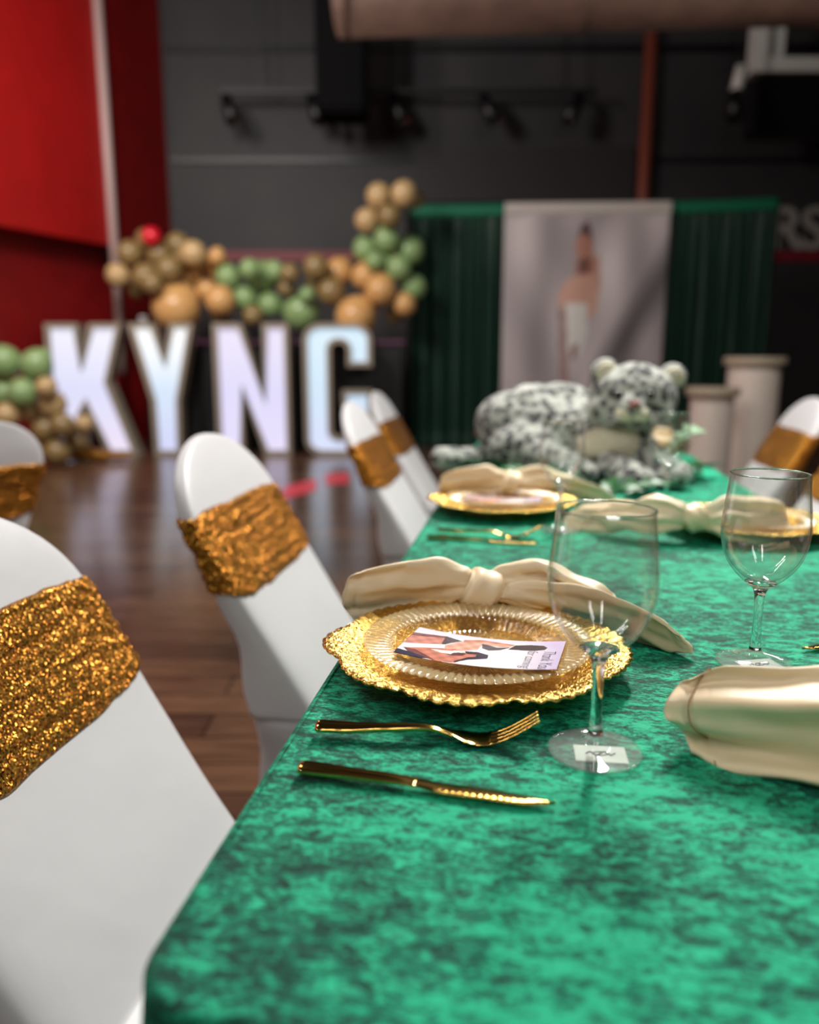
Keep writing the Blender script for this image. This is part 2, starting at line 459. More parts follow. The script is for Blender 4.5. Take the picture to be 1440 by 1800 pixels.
# ------------------------------------------------------------------ backdrop: curtains and photo banner
BY0, BY1 = 9.9, 9.6
def curtain(name, pxa, pxb, pya, pyb, Ya, Yb, seed, mat_, hem, label, cat, folds, amp, bottom=.0, puddle=.12):
    A, B = at(pxa, pya, Y=Ya), at(pxb, pyb, Y=Yb)
    n, m = 150, 40; rows = []
    rnd = random.Random(seed); ph = [rnd.random()*6 for _ in range(4)]
    for i in range(m+1):
        v = i/m; row = []
        for j in range(n+1):
            u = j/n; P = A.lerp(B, u)
            z = P.z*(1-v) + bottom*v
            f = amp*(.25+.75*min(1, v*3))*(math.sin(u*folds*2*PI+ph[0]) + .4*math.sin(u*folds*3.3*PI+ph[1]+v) )
            y = P.y + f
            if v > .96: y -= puddle*(v-.96)/.04
            row.append((P.x + .3*f, y, max(z, .012)))
        rows.append(row)
    t_ = empty(name, (A.lerp(B, .5).x, (Ya+Yb)/2, 0)); off = Vector(t_.location)
    rows = [[Vector(p)-off for p in r] for r in rows]
    o = obj('drape', grid_mesh(rows), mat_, t_)
    s = o.modifiers.new('s', 'SOLIDIFY'); s.thickness = .008
    hr = [[Vector(p)-off + Vector((0, -.03*math.sin(PI*k/6)-.008, .02-.15*k/6 )) for p in [tuple(A.lerp(B, j/40)) for j in range(41)]] for k in range(7)]
    h = obj('rod_pocket', grid_mesh(hr), hem, t_); s = h.modifiers.new('s', 'SOLIDIFY'); s.thickness = .006
    tag(t_, label, cat)
    return t_
curtain('velvet_curtain', 722, 895, 364, 361, 9.9, 9.85, 1, M_curtain, M_curtain_lit, 'dark green velvet curtain left of the photo banner', 'curtain', 9, .045)
curtain('velvet_curtain', 1172, 1368, 358, 350, 9.75, 9.65, 2, M_curtain, M_curtain_lit, 'dark green velvet curtain right of the photo banner', 'curtain', 10, .045)

def pip(pt, poly):
    x, y = pt; c = False; n = len(poly)
    for i in range(n):
        x0, y0 = poly[i]; x1, y1 = poly[i-1]
        if (y0 > y) != (y1 > y) and x < (x1-x0)*(y-y0)/(y1-y0)+x0: c = not c
    return c
def printed(me, cols):
    a = me.color_attributes.new('print', 'FLOAT_COLOR', 'POINT')
    a.data.foreach_set('color', [k for c in cols for k in c])

def banner():
    A, B = at(888, 360, Y=9.72), at(1180, 357, Y=9.66)
    n, m = 120, 170; rows = []; cols = []
    figs = [([(1012, 482), (1020, 470), (1050, 470), (1058, 500), (1054, 545), (1040, 560), (1034, 530), (1000, 534), (990, 548), (984, 520), (996, 490)], (204, 158, 138)),
            ([(1016, 440), (1046, 440), (1048, 478), (1014, 480)], (168, 112, 96)),
            ([(1016, 412), (1026, 402), (1040, 408), (1046, 430), (1042, 452), (1020, 454), (1012, 434)], (176, 122, 104)),
            ([(1018, 452), (1040, 450), (1038, 476), (1022, 480)], (116, 74, 66)),
            ([(1022, 396), (1034, 386), (1042, 402), (1044, 420), (1030, 408), (1018, 416)], (92, 62, 58)),
            ([(1046, 450), (1056, 440), (1060, 500), (1054, 516)], (190, 140, 122)),
            ([(998, 530), (1036, 528), (1038, 580), (1026, 622), (1004, 622), (996, 580)], (222, 218, 212)),
            ([(986, 540), (998, 530), (1002, 600), (1006, 690), (990, 690)], (156, 126, 120)),
            ([(1008, 604), (1022, 600), (1018, 626), (1008, 628)], (150, 110, 100))]
    for i in range(m+1):
        v = i/m; row = []
        for j in range(n+1):
            u = j/n; P = A.lerp(B, u); z = P.z*(1-v)+.02*v
            f = .03*math.sin(u*7+.5)*v + .012*math.sin(u*23+v*2)
            row.append((P.x, P.y+f, z))
            x = 888+292*u-8*v; y = 358+430*v
            a_ = .5+.5*math.sin(9*u+3.4*v+1.2*math.sin(4*v)); b_ = .5+.5*math.sin(14*(u-.75*v)+1.5)
            k = .60*a_+.40*b_
            c = [150+58*k, 140+56*k, 142+54*k]
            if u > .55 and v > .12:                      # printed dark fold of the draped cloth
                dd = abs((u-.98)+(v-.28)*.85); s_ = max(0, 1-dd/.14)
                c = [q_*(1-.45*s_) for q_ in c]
            for poly, fc in figs:
                if pip((x, y), poly): c = list(fc)
            cols.append(srgb(*c))
        rows.append(row)
    t_ = empty('photo_banner', (A.lerp(B, .5).x, 9.69, 0)); off = Vector(t_.location)
    me = grid_mesh([[Vector(p)-off for p in r] for r in rows]); printed(me, cols)
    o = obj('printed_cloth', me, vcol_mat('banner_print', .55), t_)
    s = o.modifiers.new('s', 'SOLIDIFY'); s.thickness = .006
    hr = [[A.lerp(B, j/30)-off + Vector((0, -.03*math.sin(PI*k/6)-.006, .02-.14*k/6)) for j in range(31)] for k in range(7)]
    h = obj('rod_pocket', grid_mesh(hr), mat('pale_hem', srgb(206, 196, 190), .5), t_)
    tag(t_, 'pale grey cloth banner printed with a standing figure wrapped in white', 'banner')
banner()
st = empty('backdrop_stand', (at(1045, 360, Y=9.9).x, 10.05, 0))
za, zb = at(722, 364, Y=9.9), at(1368, 350, Y=9.65)
off = Vector(st.location)
obj('crossbar', tube([za-off+Vector((-.05, .04, -.03)), zb-off+Vector((.05, .04, -.03))], .018, 10), M_blackm, st)
for e in (za, zb):
    s_ = -.03 if e is za else .03
    obj('post', tube([Vector((e.x+s_, e.y+.09, .04))-off, Vector((e.x+s_, e.y+.04, e.z))-off], .02, 10), M_blackm, st)
    box('foot', e.x+s_-off.x-.03, e.x+s_-off.x+.03, e.y-off.y-.12, e.y-off.y+.42, 0, .045, M_blackm, st)
tag(st, 'black pipe stand carrying the green curtains and banner', 'stand')

# ------------------------------------------------------------------ bar behind the letters
bar = empty('bar_counter', (-1.9, 9.75, 0))
bx0, bx1 = at(252, 700, Y=9.4).x+1.9, at(712, 700, Y=9.4).x+1.9
box('body', bx0+.04, bx1-.04, -.3, .3, 0, 1.24, M_blackm, bar)
box('worktop', bx0, bx1, -.36, .36, 1.24, 1.29, mat('plum_laminate', srgb(96, 60, 84), .25), bar, bev=.01)
for k in range(5):
    w_ = (bx1-bx0-.2)/5
    box('front_panel', bx0+.1+k*w_+.03, bx0+.1+(k+1)*w_-.03, -.325, -.3, .12, 1.18, M_black, bar, bev=.006)
tag(bar, 'black bar counter with plum top behind the lit letters', 'counter')

# ------------------------------------------------------------------ marquee letters
UG = []
def arc(cx, cy, rx, ry, a0, a1, n=8):
    return [(cx+rx*math.cos(R(a0+(a1-a0)*i/n)), cy+ry*math.sin(R(a0+(a1-a0)*i/n))) for i in range(n+1)]
LET = {
 'K': [(0,0),(.36,0),(.36,.30),(.42,.38),(.64,0),(1,0),(.71,.56),(.90,1),(.53,1),(.40,.66),(.40,1),(.02,1)],
 'Y': [(.30,0),(.72,0),(.74,.42),(1,1),(.64,1),(.53,.70),(.40,1),(0,1),(.29,.42)],
 'N': [(0,0),(.36,0),(.36,.52),(.64,0),(1,0),(1,1),(.66,1),(.66,.42),(.38,1),(0,1)],
 'G': arc(.26,.12,.26,.12,180,270)+arc(.74,.12,.26,.12,270,360)+[(1,.50),(.56,.50),(.56,.37),(.64,.37),(.64,.2)]+arc(.52,.19,.12,.05,0,-90,4)+arc(.52,.19,.12,.05,-90,-180,4)+[(.40,.81)]+arc(.52,.81,.12,.05,180,0,6)+[(.64,.68),(1,.68)]+arc(.74,.88,.26,.12,0,90)+arc(.26,.88,.26,.12,90,180),
}
def marquee(ch, pxa, pxb, cols, strength, label, Y=8.9, ztop=1.46):
    a, b = at(pxa, 790, Y=Y).x, at(pxb, 790, Y=Y).x
    W, H, D = b-a, ztop-.0, .22
    poly = [Vector((p[0]*W-W/2, p[1]*H)) for p in LET[ch]]
    t_ = empty('marquee_letter', ((a+b)/2, Y, 0))
    n = len(poly)
    fr = bmesh.new()
    # side walls and back, with real thickness
    tris = geometry.tessellate_polygon([[Vector((p.x, p.y, 0)) for p in poly]])
    def ins(k, d):
        p0, p1, p2 = poly[k-1], poly[k], poly[(k+1) % n]
        e1 = (p1-p0).normalized(); e2 = (p2-p1).normalized()
        n1 = Vector((-e1.y, e1.x)); n2 = Vector((-e2.y, e2.x))
        m_ = (n1+n2); L_ = max(.5, 1+n1.dot(n2))
        return p1 + m_*d/L_
    rim = [ins(k, .052) for k in range(n)]
    vo = lambda p, y: fr.verts.new((p.x, y, p.y+.0))
    of = [vo(p, 0) for p in poly]; ob = [vo(p, D) for p in poly]
    rf = [vo(p, 0) for p in rim]; ri = [vo(p, .07) for p in rim]
    for k in range(n):
        l = (k+1) % n
        fr.faces.new((of[k], of[l], ob[l], ob[k])); fr.faces.new((of[k], rf[k], rf[l], of[l]))
        fr.faces.new((rf[k], ri[k], ri[l], rf[l]))
    for tr_ in tris: fr.faces.new([ob[i] for i in tr_])
    bmesh.ops.recalc_face_normals(fr, faces=fr.faces)
    obj('letter_frame', fr, M_frame, t_, smooth=False)
    fb = bmesh.new(); tris = geometry.tessellate_polygon([[Vector((p.x, p.y, 0)) for p in rim]])
    v1 = [fb.verts.new((p.x, .045, p.y)) for p in rim]; v2 = [fb.verts.new((p.x, .052, p.y)) for p in rim]
    for tr_ in tris: fb.faces.new([v1[i] for i in tr_]); fb.faces.new([v2[i] for i in reversed(tr_)])
    for k in range(n): fb.faces.new((v1[k], v1[(k+1) % n], v2[(k+1) % n], v2[k]))
    bmesh.ops.recalc_face_normals(fb, faces=fb.faces)
    tag(obj('lit_face', fb, led_face('led_face_'+ch.lower(), *cols, strength), t_, smooth=False), 'glowing translucent face')
    tag(t_, label, 'letter', 'lit marquee letters')
marquee('K', 93, 242, (srgb(232, 222, 250), srgb(206, 212, 250), srgb(226, 228, 248)), .80, 'tall glowing white marquee letter K in front of the red wall')
marquee('Y', 238, 350, (srgb(196, 206, 250), srgb(192, 220, 248), srgb(246, 252, 255)), .80, 'tall glowing blue white marquee letter Y')
marquee('N', 383, 512, (srgb(222, 216, 255), srgb(206, 204, 246), srgb(214, 208, 240)), .80, 'tall glowing lavender marquee letter N')
marquee('G', 537, 655, (srgb(206, 220, 255), srgb(190, 224, 248), srgb(196, 230, 250)), .80, 'tall glowing pale blue marquee letter G behind the chairs')

# ------------------------------------------------------------------ balloons
def balloon_mesh():
    prof = [(0, 1.0)]
    for k in range(1, 15):
        a = PI*k/16
        r = math.sin(a); z = math.cos(a)
        if z < 0: r *= 1-.06*z*z; z *= 1.12
        prof.append((r, z))
    prof += [(.16, -1.17), (.06, -1.22), (.05, -1.25), (.10, -1.30), (.0, -1.29)]
    return lathe(prof, 28)
BM = {}
BC = {'peach': (214, 164, 104), 'green': (140, 168, 112), 'olive brown': (142, 118, 76), 'tan': (196, 164, 116), 'red': (214, 22, 44)}
for c, v in BC.items():
    me = balloon_mesh(); me.materials.append(mat(c.replace(' ', '_')+'_latex', srgb(*v), .28))
    for p_ in me.polygons: p_.use_smooth = True
    BM[c] = me
balls = [ # px, py, radius px, colour, garland
 (668,347,22,'tan'),(708,358,22,'tan'),(650,388,21,'tan'),(690,384,20,'olive brown'),(722,352,14,'olive brown'),(680,412,23,'green'),(714,440,26,'green'),
 (648,440,22,'green'),(680,452,18,'green'),(700,478,22,'green'),(724,505,23,'green'),(658,462,16,'green'),(705,530,20,'peach'),(676,514,27,'peach'),
 (622,546,35,'peach'),(602,480,25,'peach'),(638,488,24,'peach'),(652,520,18,'peach'),(694,552,17,'olive brown'),(560,478,22,'olive brown'),(582,512,24,'olive brown'),(552,506,18,'olive brown'),
 (520,534,34,'green'),(478,528,22,'green'),(462,497,28,'green'),(440,474,18,'green'),(424,516,22,'green'),(402,490,22,'green'),(486,482,18,'green'),
 (508,484,17,'olive brown'),(505,506,15,'olive brown'),(392,528,26,'peach'),(388,552,18,'olive brown'),(372,476,24,'peach'),(388,462,15,'peach'),(340,450,22,'tan'),(338,478,25,'peach'),
 (315,522,42,'peach'),(356,508,20,'peach'),(304,436,22,'olive brown'),(278,452,22,'olive brown'),(296,474,22,'olive brown'),(256,430,18,'olive brown'),(236,448,22,'olive brown'),
 (218,482,20,'tan'),(262,476,24,'olive brown'),(240,506,18,'olive brown'),(278,500,18,'olive brown'),(268,418,16,'red'),(318,458,18,'olive brown'),(540,520,14,'green'),(444,548,18,'olive brown'),
]
low = [(12,640,30,'green'),(54,652,28,'green'),(8,690,26,'green'),(42,694,26,'green'),(84,684,18,'tan'),(84,716,24,'tan'),(52,722,24,'tan'),(20,720,22,'tan'),
 (112,748,22,'olive brown'),(78,752,24,'olive brown'),(132,776,20,'olive brown'),(100,790,24,'olive brown'),(64,790,24,'olive brown'),(146,748,16,'tan')]
ordn = ['first','second','third','fourth','fifth','sixth','seventh','eighth','ninth','tenth','eleventh','twelfth']
rb = random.Random(4)
def zone(px, py, low):
    if low: return 'in the low cluster beside the letter K'
    if px > 630: return 'in the rising column beside the curtain'
    return ('at the left end of the bar garland' if px < 300 else 'in the garland above the letter Y' if px < 365 else
            'in the garland above the letter N' if px < 495 else 'in the garland above the letter G')
def balloons(lst, Y, low, group, jit):
    items = []
    for px, py, r, c in lst:
        y = Y+rb.uniform(-jit, jit); items.append([at(px, py, Y=y), r/FPX*Y*.97])
    for _ in range(240):                                     # squeeze them apart, mostly in depth
        for i in range(len(items)):
            for j in range(i):
                d_ = items[i][0]-items[j][0]; m_ = (items[i][1]+items[j][1])*1.03-d_.length
                if m_ > 0:
                    u_ = Vector((d_.x*.35, d_.y+(.01 if d_.y >= 0 else -.01), d_.z*.35)).normalized()*m_*.3
                    items[i][0] += u_; items[j][0] -= u_
        for it in items: it[0].y = max(it[0].y, 7.8 if low else 9.02+it[1])
    seen = {}
    order = sorted(range(len(lst)), key=lambda i: lst[i][1] if lst[i][0] > 630 else lst[i][0])
    for i in order:
        px, py, r, c = lst[i]; q, s = items[i]
        zn = zone(px, py, low); seen[(zn, c)] = seen.get((zn, c), 0)+1
        n_ = sum(1 for k in lst if k[3] == c and zone(k[0], k[1], low) == zn)
        o = obj('balloon', BM[c]); o.scale = (s, s, s); o.location = q
        o.rotation_euler = (rb.uniform(1.9, 2.7), rb.uniform(-.6, .6), rb.uniform(-1, 1))
        if n_ == 1: lab = 'only %s balloon %s' % (c, zn)
        else: lab = '%s %s balloon %s from the %s' % (ordn[seen[(zn, c)]-1], c, zn, 'top' if px > 630 else 'left')
        tag(o, lab, 'balloon', group)
balloons(balls, 9.45, False, 'balloons of the bar garland', .15)
balloons(low, 8.0, True, 'balloons of the low cluster', .1)
# gold cloth bundle at the foot of letter K
bn = bmesh.new()
me = blob([(Vector((-.3, 0, .16)), (.16, .12, .16)), (Vector((-.12, -.02, .1)), (.2, .12, .1)), (Vector((.12, 0, .07)), (.22, .09, .06)), (Vector((.34, .0, .05)), (.16, .06, .045)), (Vector((-.1, 0, .3)), (.1, .1, .14))], .02, 3)
for v in me.vertices:
    d_ = noise.noise(v.co*9)*.03; v.co += Vector((d_, d_*.6, d_*.5)) ; v.co.z = max(v.co.z, .004)
q = at(180, 805, z=.02); o = obj('sequin_cloth', me, M_sequin); o.location = (q.x-.1, 8.35, 0)
tag(o, 'crumpled gold sequin cloth on the floor below the letter K', 'cloth')
# small bottles at the bar's left end
for i, (px, c) in enumerate([(212, (190, 170, 160)), (243, (150, 160, 180))]):
    q = at(px, 560, Y=9.45)
    b = empty('bottle', (q.x+.06*0+ (0 if px > 240 else .25), 9.55, 1.29))
    obj('body', lathe([(0, 0), (.045, 0), (.05, .02), (.05, .15), (.02, .2), (.018, .25), (0, .25)], 20), mat('bottle_glass', srgb(*c), .15), b)
    obj('cap', lathe([(0, .25), (.02, .25), (.02, .28), (0, .28)], 16), M_whitemetal, b)
    tag(b, 'small %s bottle at the left end of the bar' % ('pinkish' if i == 0 else 'bluish'), 'bottle')
# thin flat red pieces on the floor
def floor_patch(name, pts, label, cat, mt=M_redpatch):
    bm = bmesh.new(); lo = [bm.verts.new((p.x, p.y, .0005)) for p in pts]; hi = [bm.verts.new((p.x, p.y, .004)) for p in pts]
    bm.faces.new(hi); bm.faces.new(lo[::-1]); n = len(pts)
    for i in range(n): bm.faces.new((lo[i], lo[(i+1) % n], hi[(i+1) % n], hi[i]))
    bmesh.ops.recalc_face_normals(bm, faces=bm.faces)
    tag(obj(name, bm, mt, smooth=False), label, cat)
floor_patch('red_patch', [at(492, 880, z=0), at(556, 862, z=0), at(556, 842, z=0), at(500, 856, z=0)], 'short red strip on the floor left of the far gold banded chairs', 'patch')
floor_patch('red_patch', [at(572, 852, z=0), at(614, 850, z=0), at(612, 830, z=0), at(572, 834, z=0)], 'red square on the floor nearest the far chairs', 'patch')

# ------------------------------------------------------------------ pedestals
def pedestal(px, pyt, r, Y, label):
    q = at(px, pyt, Y=Y); t_ = empty('pedestal', (q.x, Y, 0)); H = q.z
    obj('column', lathe([(0, 0), (r, 0), (r, .01), (r, H-.07), (r, H-.06), (0, H-.06)], 48), M_ped, t_)
    obj('top_disc', lathe([(0, H-.06), (r+.03, H-.06), (r+.035, H-.05), (r+.035, H-.005), (r+.03, H), (0, H)], 48), M_pedtop, t_)
    tag(t_, label, 'pedestal')
pedestal(1328, 628, .185, 6.0, 'taller white cylinder pedestal with beige top beside the curtain')
pedestal(1254, 681, .150, 5.7, 'shorter white cylinder pedestal with beige top')

# ------------------------------------------------------------------ table
C0 = Vector((-.151, .340, 0)); TA = math.atan(.151)
U = Vector((math.sin(TA), math.cos(TA), 0)); V = Vector((math.cos(TA), -math.sin(TA), 0))
TL, TW, TZ = 3.66, .755, .75
def T(s, t, z=TZ): return C0 + U*s + V*t + Vector((0, 0, z))
def tablecloth():
    rad = .045; per = []
    hx, hy = TW/2-rad, TL/2-rad
    def seg(a, b, n):
        return [(a[0]+(b[0]-a[0])*i/n, a[1]+(b[1]-a[1])*i/n) for i in range(n)]
    for (cx, cy, a0) in ((hx, -hy, -90), (hx, hy, 0), (-hx, hy, 90), (-hx, -hy, 180)):
        for i in range(14):
            a = R(a0+90*i/14); per.append(((cx+rad*math.cos(a), cy+rad*math.sin(a)), (math.cos(a), math.sin(a))))
        a = R(a0+90); p = (cx+rad*math.cos(a), cy+rad*math.sin(a))
        nx = {-90: ((hx+rad, hy)), 0: ((-hx, hy+rad)), 90: ((-hx-rad, -hy)), 180: ((hx, -hy-rad))}[a0]
        n = 260 if a0 in (-90, 90) else 70
        for q in seg(p, nx, n): per.append((q, (math.cos(a), math.sin(a))))
    rows = []
    def hz(x, y):
        return .0016*noise.noise(Vector((x*5, y*9, 0))) + .0012*noise.noise(Vector((x*3+9, y*26, 2)))
    ks = [0, .05, .1, .2, .3, .4, .5, .6, .7, .8, .88, .94, .97, .985]
    for k in ks: rows.append([(p[0]*k, p[1]*k, TZ-.0008+hz(p[0]*k, p[1]*k)) for p, n in per])
    rr = .008
    for i in range(7):
        a = PI/2*i/6
        rows.append([(p[0]-n[0]*rr*(1-math.sin(a)), p[1]-n[1]*rr*(1-math.sin(a)), TZ-rr*(1-math.cos(a))+hz(*p)*(1-i/6)) for p, n in per])
    L_ = []; acc = 0
    for i, (p, n) in enumerate(per):
        q = per[i-1][0]; acc += math.hypot(p[0]-q[0], p[1]-q[1]) if i else 0; L_.append(acc)
    for i in range(1, 27):
        v = i/26; z = TZ-rr-(TZ-rr-.47)*v
        row = []
        for (p, n), s in zip(per, L_):
            f = v**2*(.014*math.sin(s*26+2*math.sin(s*3.1)) + .008*math.sin(s*51+1.3))
            cd = max(0, 1-math.hypot(abs(p[0])-TW/2, abs(p[1])-TL/2)/.14)
            f += .03*v*cd
            row.append((p[0]+n[0]*f, p[1]+n[1]*f, z))
        rows.append(row)
    bm = bmesh.new(); me = grid_mesh(rows, closed=True)
    return me
tc = T(TL/2, TW/2, 0)
o = obj('tablecloth', tablecloth(), M_velvet); o.location = tc; o.rotation_euler = (0, 0, -TA)
s = o.modifiers.new('s', 'SOLIDIFY'); s.thickness = .0015; s.offset = -1
tag(o, 'emerald green crushed velvet tablecloth over the long banquet table', 'tablecloth')

for k in range(2):
    ft_ = empty('folding_table', T(.93+1.8*k, TW/2, 0), -TA)
    box('tabletop', -TW/2+.02, TW/2-.02, -.88, .88, .70, .738, M_whitemetal, ft_, bev=.008)
    for sx in (-1, 1):
        for sy in (-1, 1):
            obj('leg', tube([(sx*.03, sy*.76, 0), (sx*.03, sy*.76, .70)], .015, 10), M_blackm, ft_)
    tag(ft_, 'folding table hidden under the %s half of the green velvet cloth' % ('near' if k == 0 else 'far'), 'table', 'folding tables under the cloth')

# ------------------------------------------------------------------ chairs (local +x faces the table)
ARCH = .17
def ch_xf(z):                       # front line of the back rest
    return .055-.61*(z-.43)+.12*max(0, z-.75)
CH = .918
def ch_w(z):
    if z > CH-ARCH:
        k = min(1, (z-(CH-ARCH))/ARCH); return .235*math.sqrt(max(0, 1-k**2.0))
    return interp([(.43, .225), (.79, .235)], z)
def section(x0, x1, w, n=44, e=5):
    pts = []; cx, hx = (x0+x1)/2, (x1-x0)/2
    for j in range(n):
        a = 2*PI*j/n; c, s_ = math.cos(a), math.sin(a)
        pts.append((cx+hx*abs(c)**(2/e)*(1 if c > 0 else -1), w*abs(s_)**(2/e)*(1 if s_ > 0 else -1)))
    return pts
def back_th(z):
    return interp([(.40, .16), (.58, .085), (.75, .048), (.95, .03)], z)
def chair_cover_mesh():
    rows = []; N = 44
    def add(z, x0, x1, w, e): rows.append([(x, y, z) for x, y in section(x0, x1, w, N, e)])
    # skirt: taut between feet and seat
    for z, x0, x1, w in ((.004, -.16, .44, .225), (.03, -.155, .437, .222), (.1, -.125, .418, .205), (.2, -.098, .402, .195), (.3, -.088, .398, .200), (.35, -.090, .408, .216), (.375, -.092, .415, .224), (.395, -.092, .408, .222), (.400, -.092, .39, .215)):
        add(z, x0, x1, w, 7)
    add(.4005, -.092, .2, .221, 7); add(.4015, -.092, .075, .225, 7)
    k = 26
    for i in range(k+1):
        z = .41+(CH-.0005-.41)*(1-(1-i/k)**1.7)
        xf = ch_xf(z); th = back_th(z); w = ch_w(z)
        sh = min(1, w/.2)
        cx = xf-th/2; th2 = th*(.35+.65*sh)
        add(z, cx-th2/2, cx+th2/2, max(w, .002), 7-2*min(1, (z-.41)/.12))
    return grid_mesh(rows, closed=True, cap0=True, cap1=True)
def sash_mesh(seed):
    rows = []; N = 220; M_ = 40; rnd = random.Random(seed); pz = [rnd.random()*9 for _ in range(3)]
    for i in range(M_+1):
        v = i/M_; row = []
        for j in range(N):
            a = 2*PI*j/N; c, s_ = math.cos(a), math.sin(a)
            z = .640 + .148*v + .006*math.sin(2*a+pz[0])*(v-.5)*2 + .004*noise.noise(Vector((c*6, s_*6, 4+pz[0])))
            xf = ch_xf(z); th = back_th(z); w = ch_w(z)
            e = .4; cx = xf-th/2
            fold = .0034*noise.noise(Vector((c*1.2, s_*1.2+pz[1], v*13+1.5*math.sin(a*2+pz[1])))) + .0035*noise.noise(Vector((c*7, s_*7, v*16)))
            ed = .004 if v in (0, 1) else 0
            o_ = .006+fold-ed
            x = cx+(th/2+o_)*abs(c)**e*(1 if c > 0 else -1)
            y = (w+o_)*abs(s_)**e*(1 if s_ > 0 else -1)
            row.append((x, y, z))
        rows.append(row)
    # fold the edges back under
    rows = [[(p[0]*.98-.002, p[1]*.975, p[2]+.002) for p in rows[0]]] + rows + [[(p[0]*.98-.002, p[1]*.975, p[2]-.002) for p in rows[-1]]]
    return grid_mesh(rows, closed=True)
ch0 = empty('banquet_chair', (0, 0, 0))
cov = obj('chair_cover', chair_cover_mesh(), M_white, ch0)
tag(cov, 'white stretch cover')
for (x, y) in ((.42, .2), (.42, -.2), (-.14, .2), (-.14, -.2)):
    obj('foot_pocket', blob([(Vector((x, y, .03)), (.028, .028, .03))], .012, 1), M_white, ch0)
sash = obj('sequin_sash', sash_mesh(3), M_sequin, ch0); tag(sash, 'gold sequin band')
# (x, y, rot, label)
def chair_at(P, rz, label, first=[True], zs=1):
    o = ch0 if first[0] else copy_tree(ch0); first[0] = False
    o.location = (P.x, P.y, 0); o.rotation_euler = (0, 0, rz); o.scale = (1, 1, zs)
    tag(o, label, 'chair', 'white covered banquet chairs with gold bands')
gl = lambda s, d: C0 + U*s + V*d
chair_at(Vector((-.345, .85, 0)), -TA, 'white covered chair with gold band, nearest the camera at the left edge', zs=.975)
chair_at(Vector((-.195, 1.60, 0)), -TA, 'white covered chair with gold band, second from the camera left of the table')
chair_at(Vector((.015, 2.84, 0)), -TA, 'white covered chair with gold band overlapping the letter G')
chair_at(Vector((.07, 3.78, 0)), -TA, 'farthest white covered chair with gold band left of the table')
chair_at(Vector((1.41, 3.25, 0)), PI-TA, 'white covered chair with gold band right of the pedestals')
chair_at(Vector((1.20, 2.36, 0)), PI-TA, 'white covered chair with gold band cut by the right photo edge')
chair_at(Vector((-1.29, 2.05, 0)), PI-.35, 'white covered chair with gold band cut by the left edge under the green balloons')

# ------------------------------------------------------------------ chargers, plates, cards
def charger_mesh():
    N = 480; rows = []
    def edge(a):
        b = a*9/ (2*PI); f = b-math.floor(b)                       # nine leaf groups
        lobe = math.sin(PI*f)**.7*.0095
        fing = abs(math.sin(a*31.5))**.6*.0035
        side = .009*max(0, math.cos(2*a))**6                       # two longer ends
        return .153+lobe+fing+side
    prof = [(0, .006), (.05, .006), (.09, .006), (.098, .0065), (.104, .0085), (.112, .0125), (.122, .0165), (.132, .019), (.142, .0215), (.150, .0235)]
    for r, z in prof:
        row = []; z = z if r < .1 else .0065+(z-.0065)*1.1
        for j in range(N):
            a = 2*PI*j/N
            rib = .0009*math.sin(a*63)*max(0, min(1, (r-.1)/.03))
            row.append((r*math.cos(a), r*math.sin(a), z+rib+ .0006*noise.noise(Vector((r*math.cos(a)*90, r*math.sin(a)*90, 0)))))
        rows.append(row)
    for k in range(1, 5):
        row = []
        for j in range(N):
            a = 2*PI*j/N; r = .150+(edge(a)-.150)*k/4
            row.append((r*math.cos(a), r*math.sin(a), .0252+.0028*k/4-.0025*(k == 4)+.0009*math.sin(a*63)))
        rows.append(row)
    return grid_mesh(rows, closed=True)
def plate_mesh():
    N = 480; rows = []
    prof = [(0, .0105), (.06, .0105), (.078, .011), (.084, .014), (.090, .021), (.096, .0265), (.104, .0285), (.116, .0300), (.126, .0315), (.1275, .0310)]
    for r, z in prof:
        rows.append([(r*math.cos(2*PI*j/N), r*math.sin(2*PI*j/N), z+(.0013 if .09 < r else .0006)*math.sin(2*PI*j/N*80)*(1 if .082 < r < .1265 else 0)) for j in range(N)])
    return grid_mesh(rows, closed=True)
ME_ch, ME_pl = charger_mesh(), plate_mesh()
ch_m = obj('charger_plate', ME_ch, M_charger); ch_m.scale = (.94, .94, 1); s = ch_m.modifiers.new('s', 'SOLIDIFY'); s.thickness = .0022; s.offset = -1
ft = obj('foot_ring', lathe([(.088, .0005), (.094, .0005), (.098, .0045), (.09, .0045), (.088, .0005)], 64), M_charger, ch_m)
pl_m = obj('dinner_plate', ME_pl, M_clearplate); ME_pl.materials.append(M_platerim)
pl_m.scale = (.94, .94, 1)
for p_ in ME_pl.polygons: p_.material_index = 1 if math.hypot(p_.center.x, p_.center.y) > .096 else 0
s = pl_m.modifiers.new('s', 'SOLIDIFY'); s.thickness = .0013; s.offset = -1

# printed thank-you card
CQ = [at(725, 1104, z=.779), at(988, 1130, z=.779), at(986, 1193, z=.779), at(705, 1162, z=.779)]
cc = (CQ[0]+CQ[1]+CQ[2]+CQ[3])/4
card_w = ((CQ[1]-CQ[0]).length+(CQ[2]-CQ[3]).length)/2; card_h = ((CQ[3]-CQ[0]).length+(CQ[2]-CQ[1]).length)/2
card_rz = math.atan2((CQ[1]-CQ[0]).y+(CQ[2]-CQ[3]).y, (CQ[1]-CQ[0]).x+(CQ[2]-CQ[3]).x)
def zoom_uv(x, y):
    u = .5; v = .5
    for _ in range(14):
        sag = 4*u*(1-u)
        yt = 215+(332-215)*u+28*sag; yb = 462+(600-462)*u+72*sag
        v = (y-yt)/(yb-yt); xl = 195+(100-195)*v; xr = 1297+(1308-1297)*v
        u = (x-xl)/(xr-xl)
    return u, v
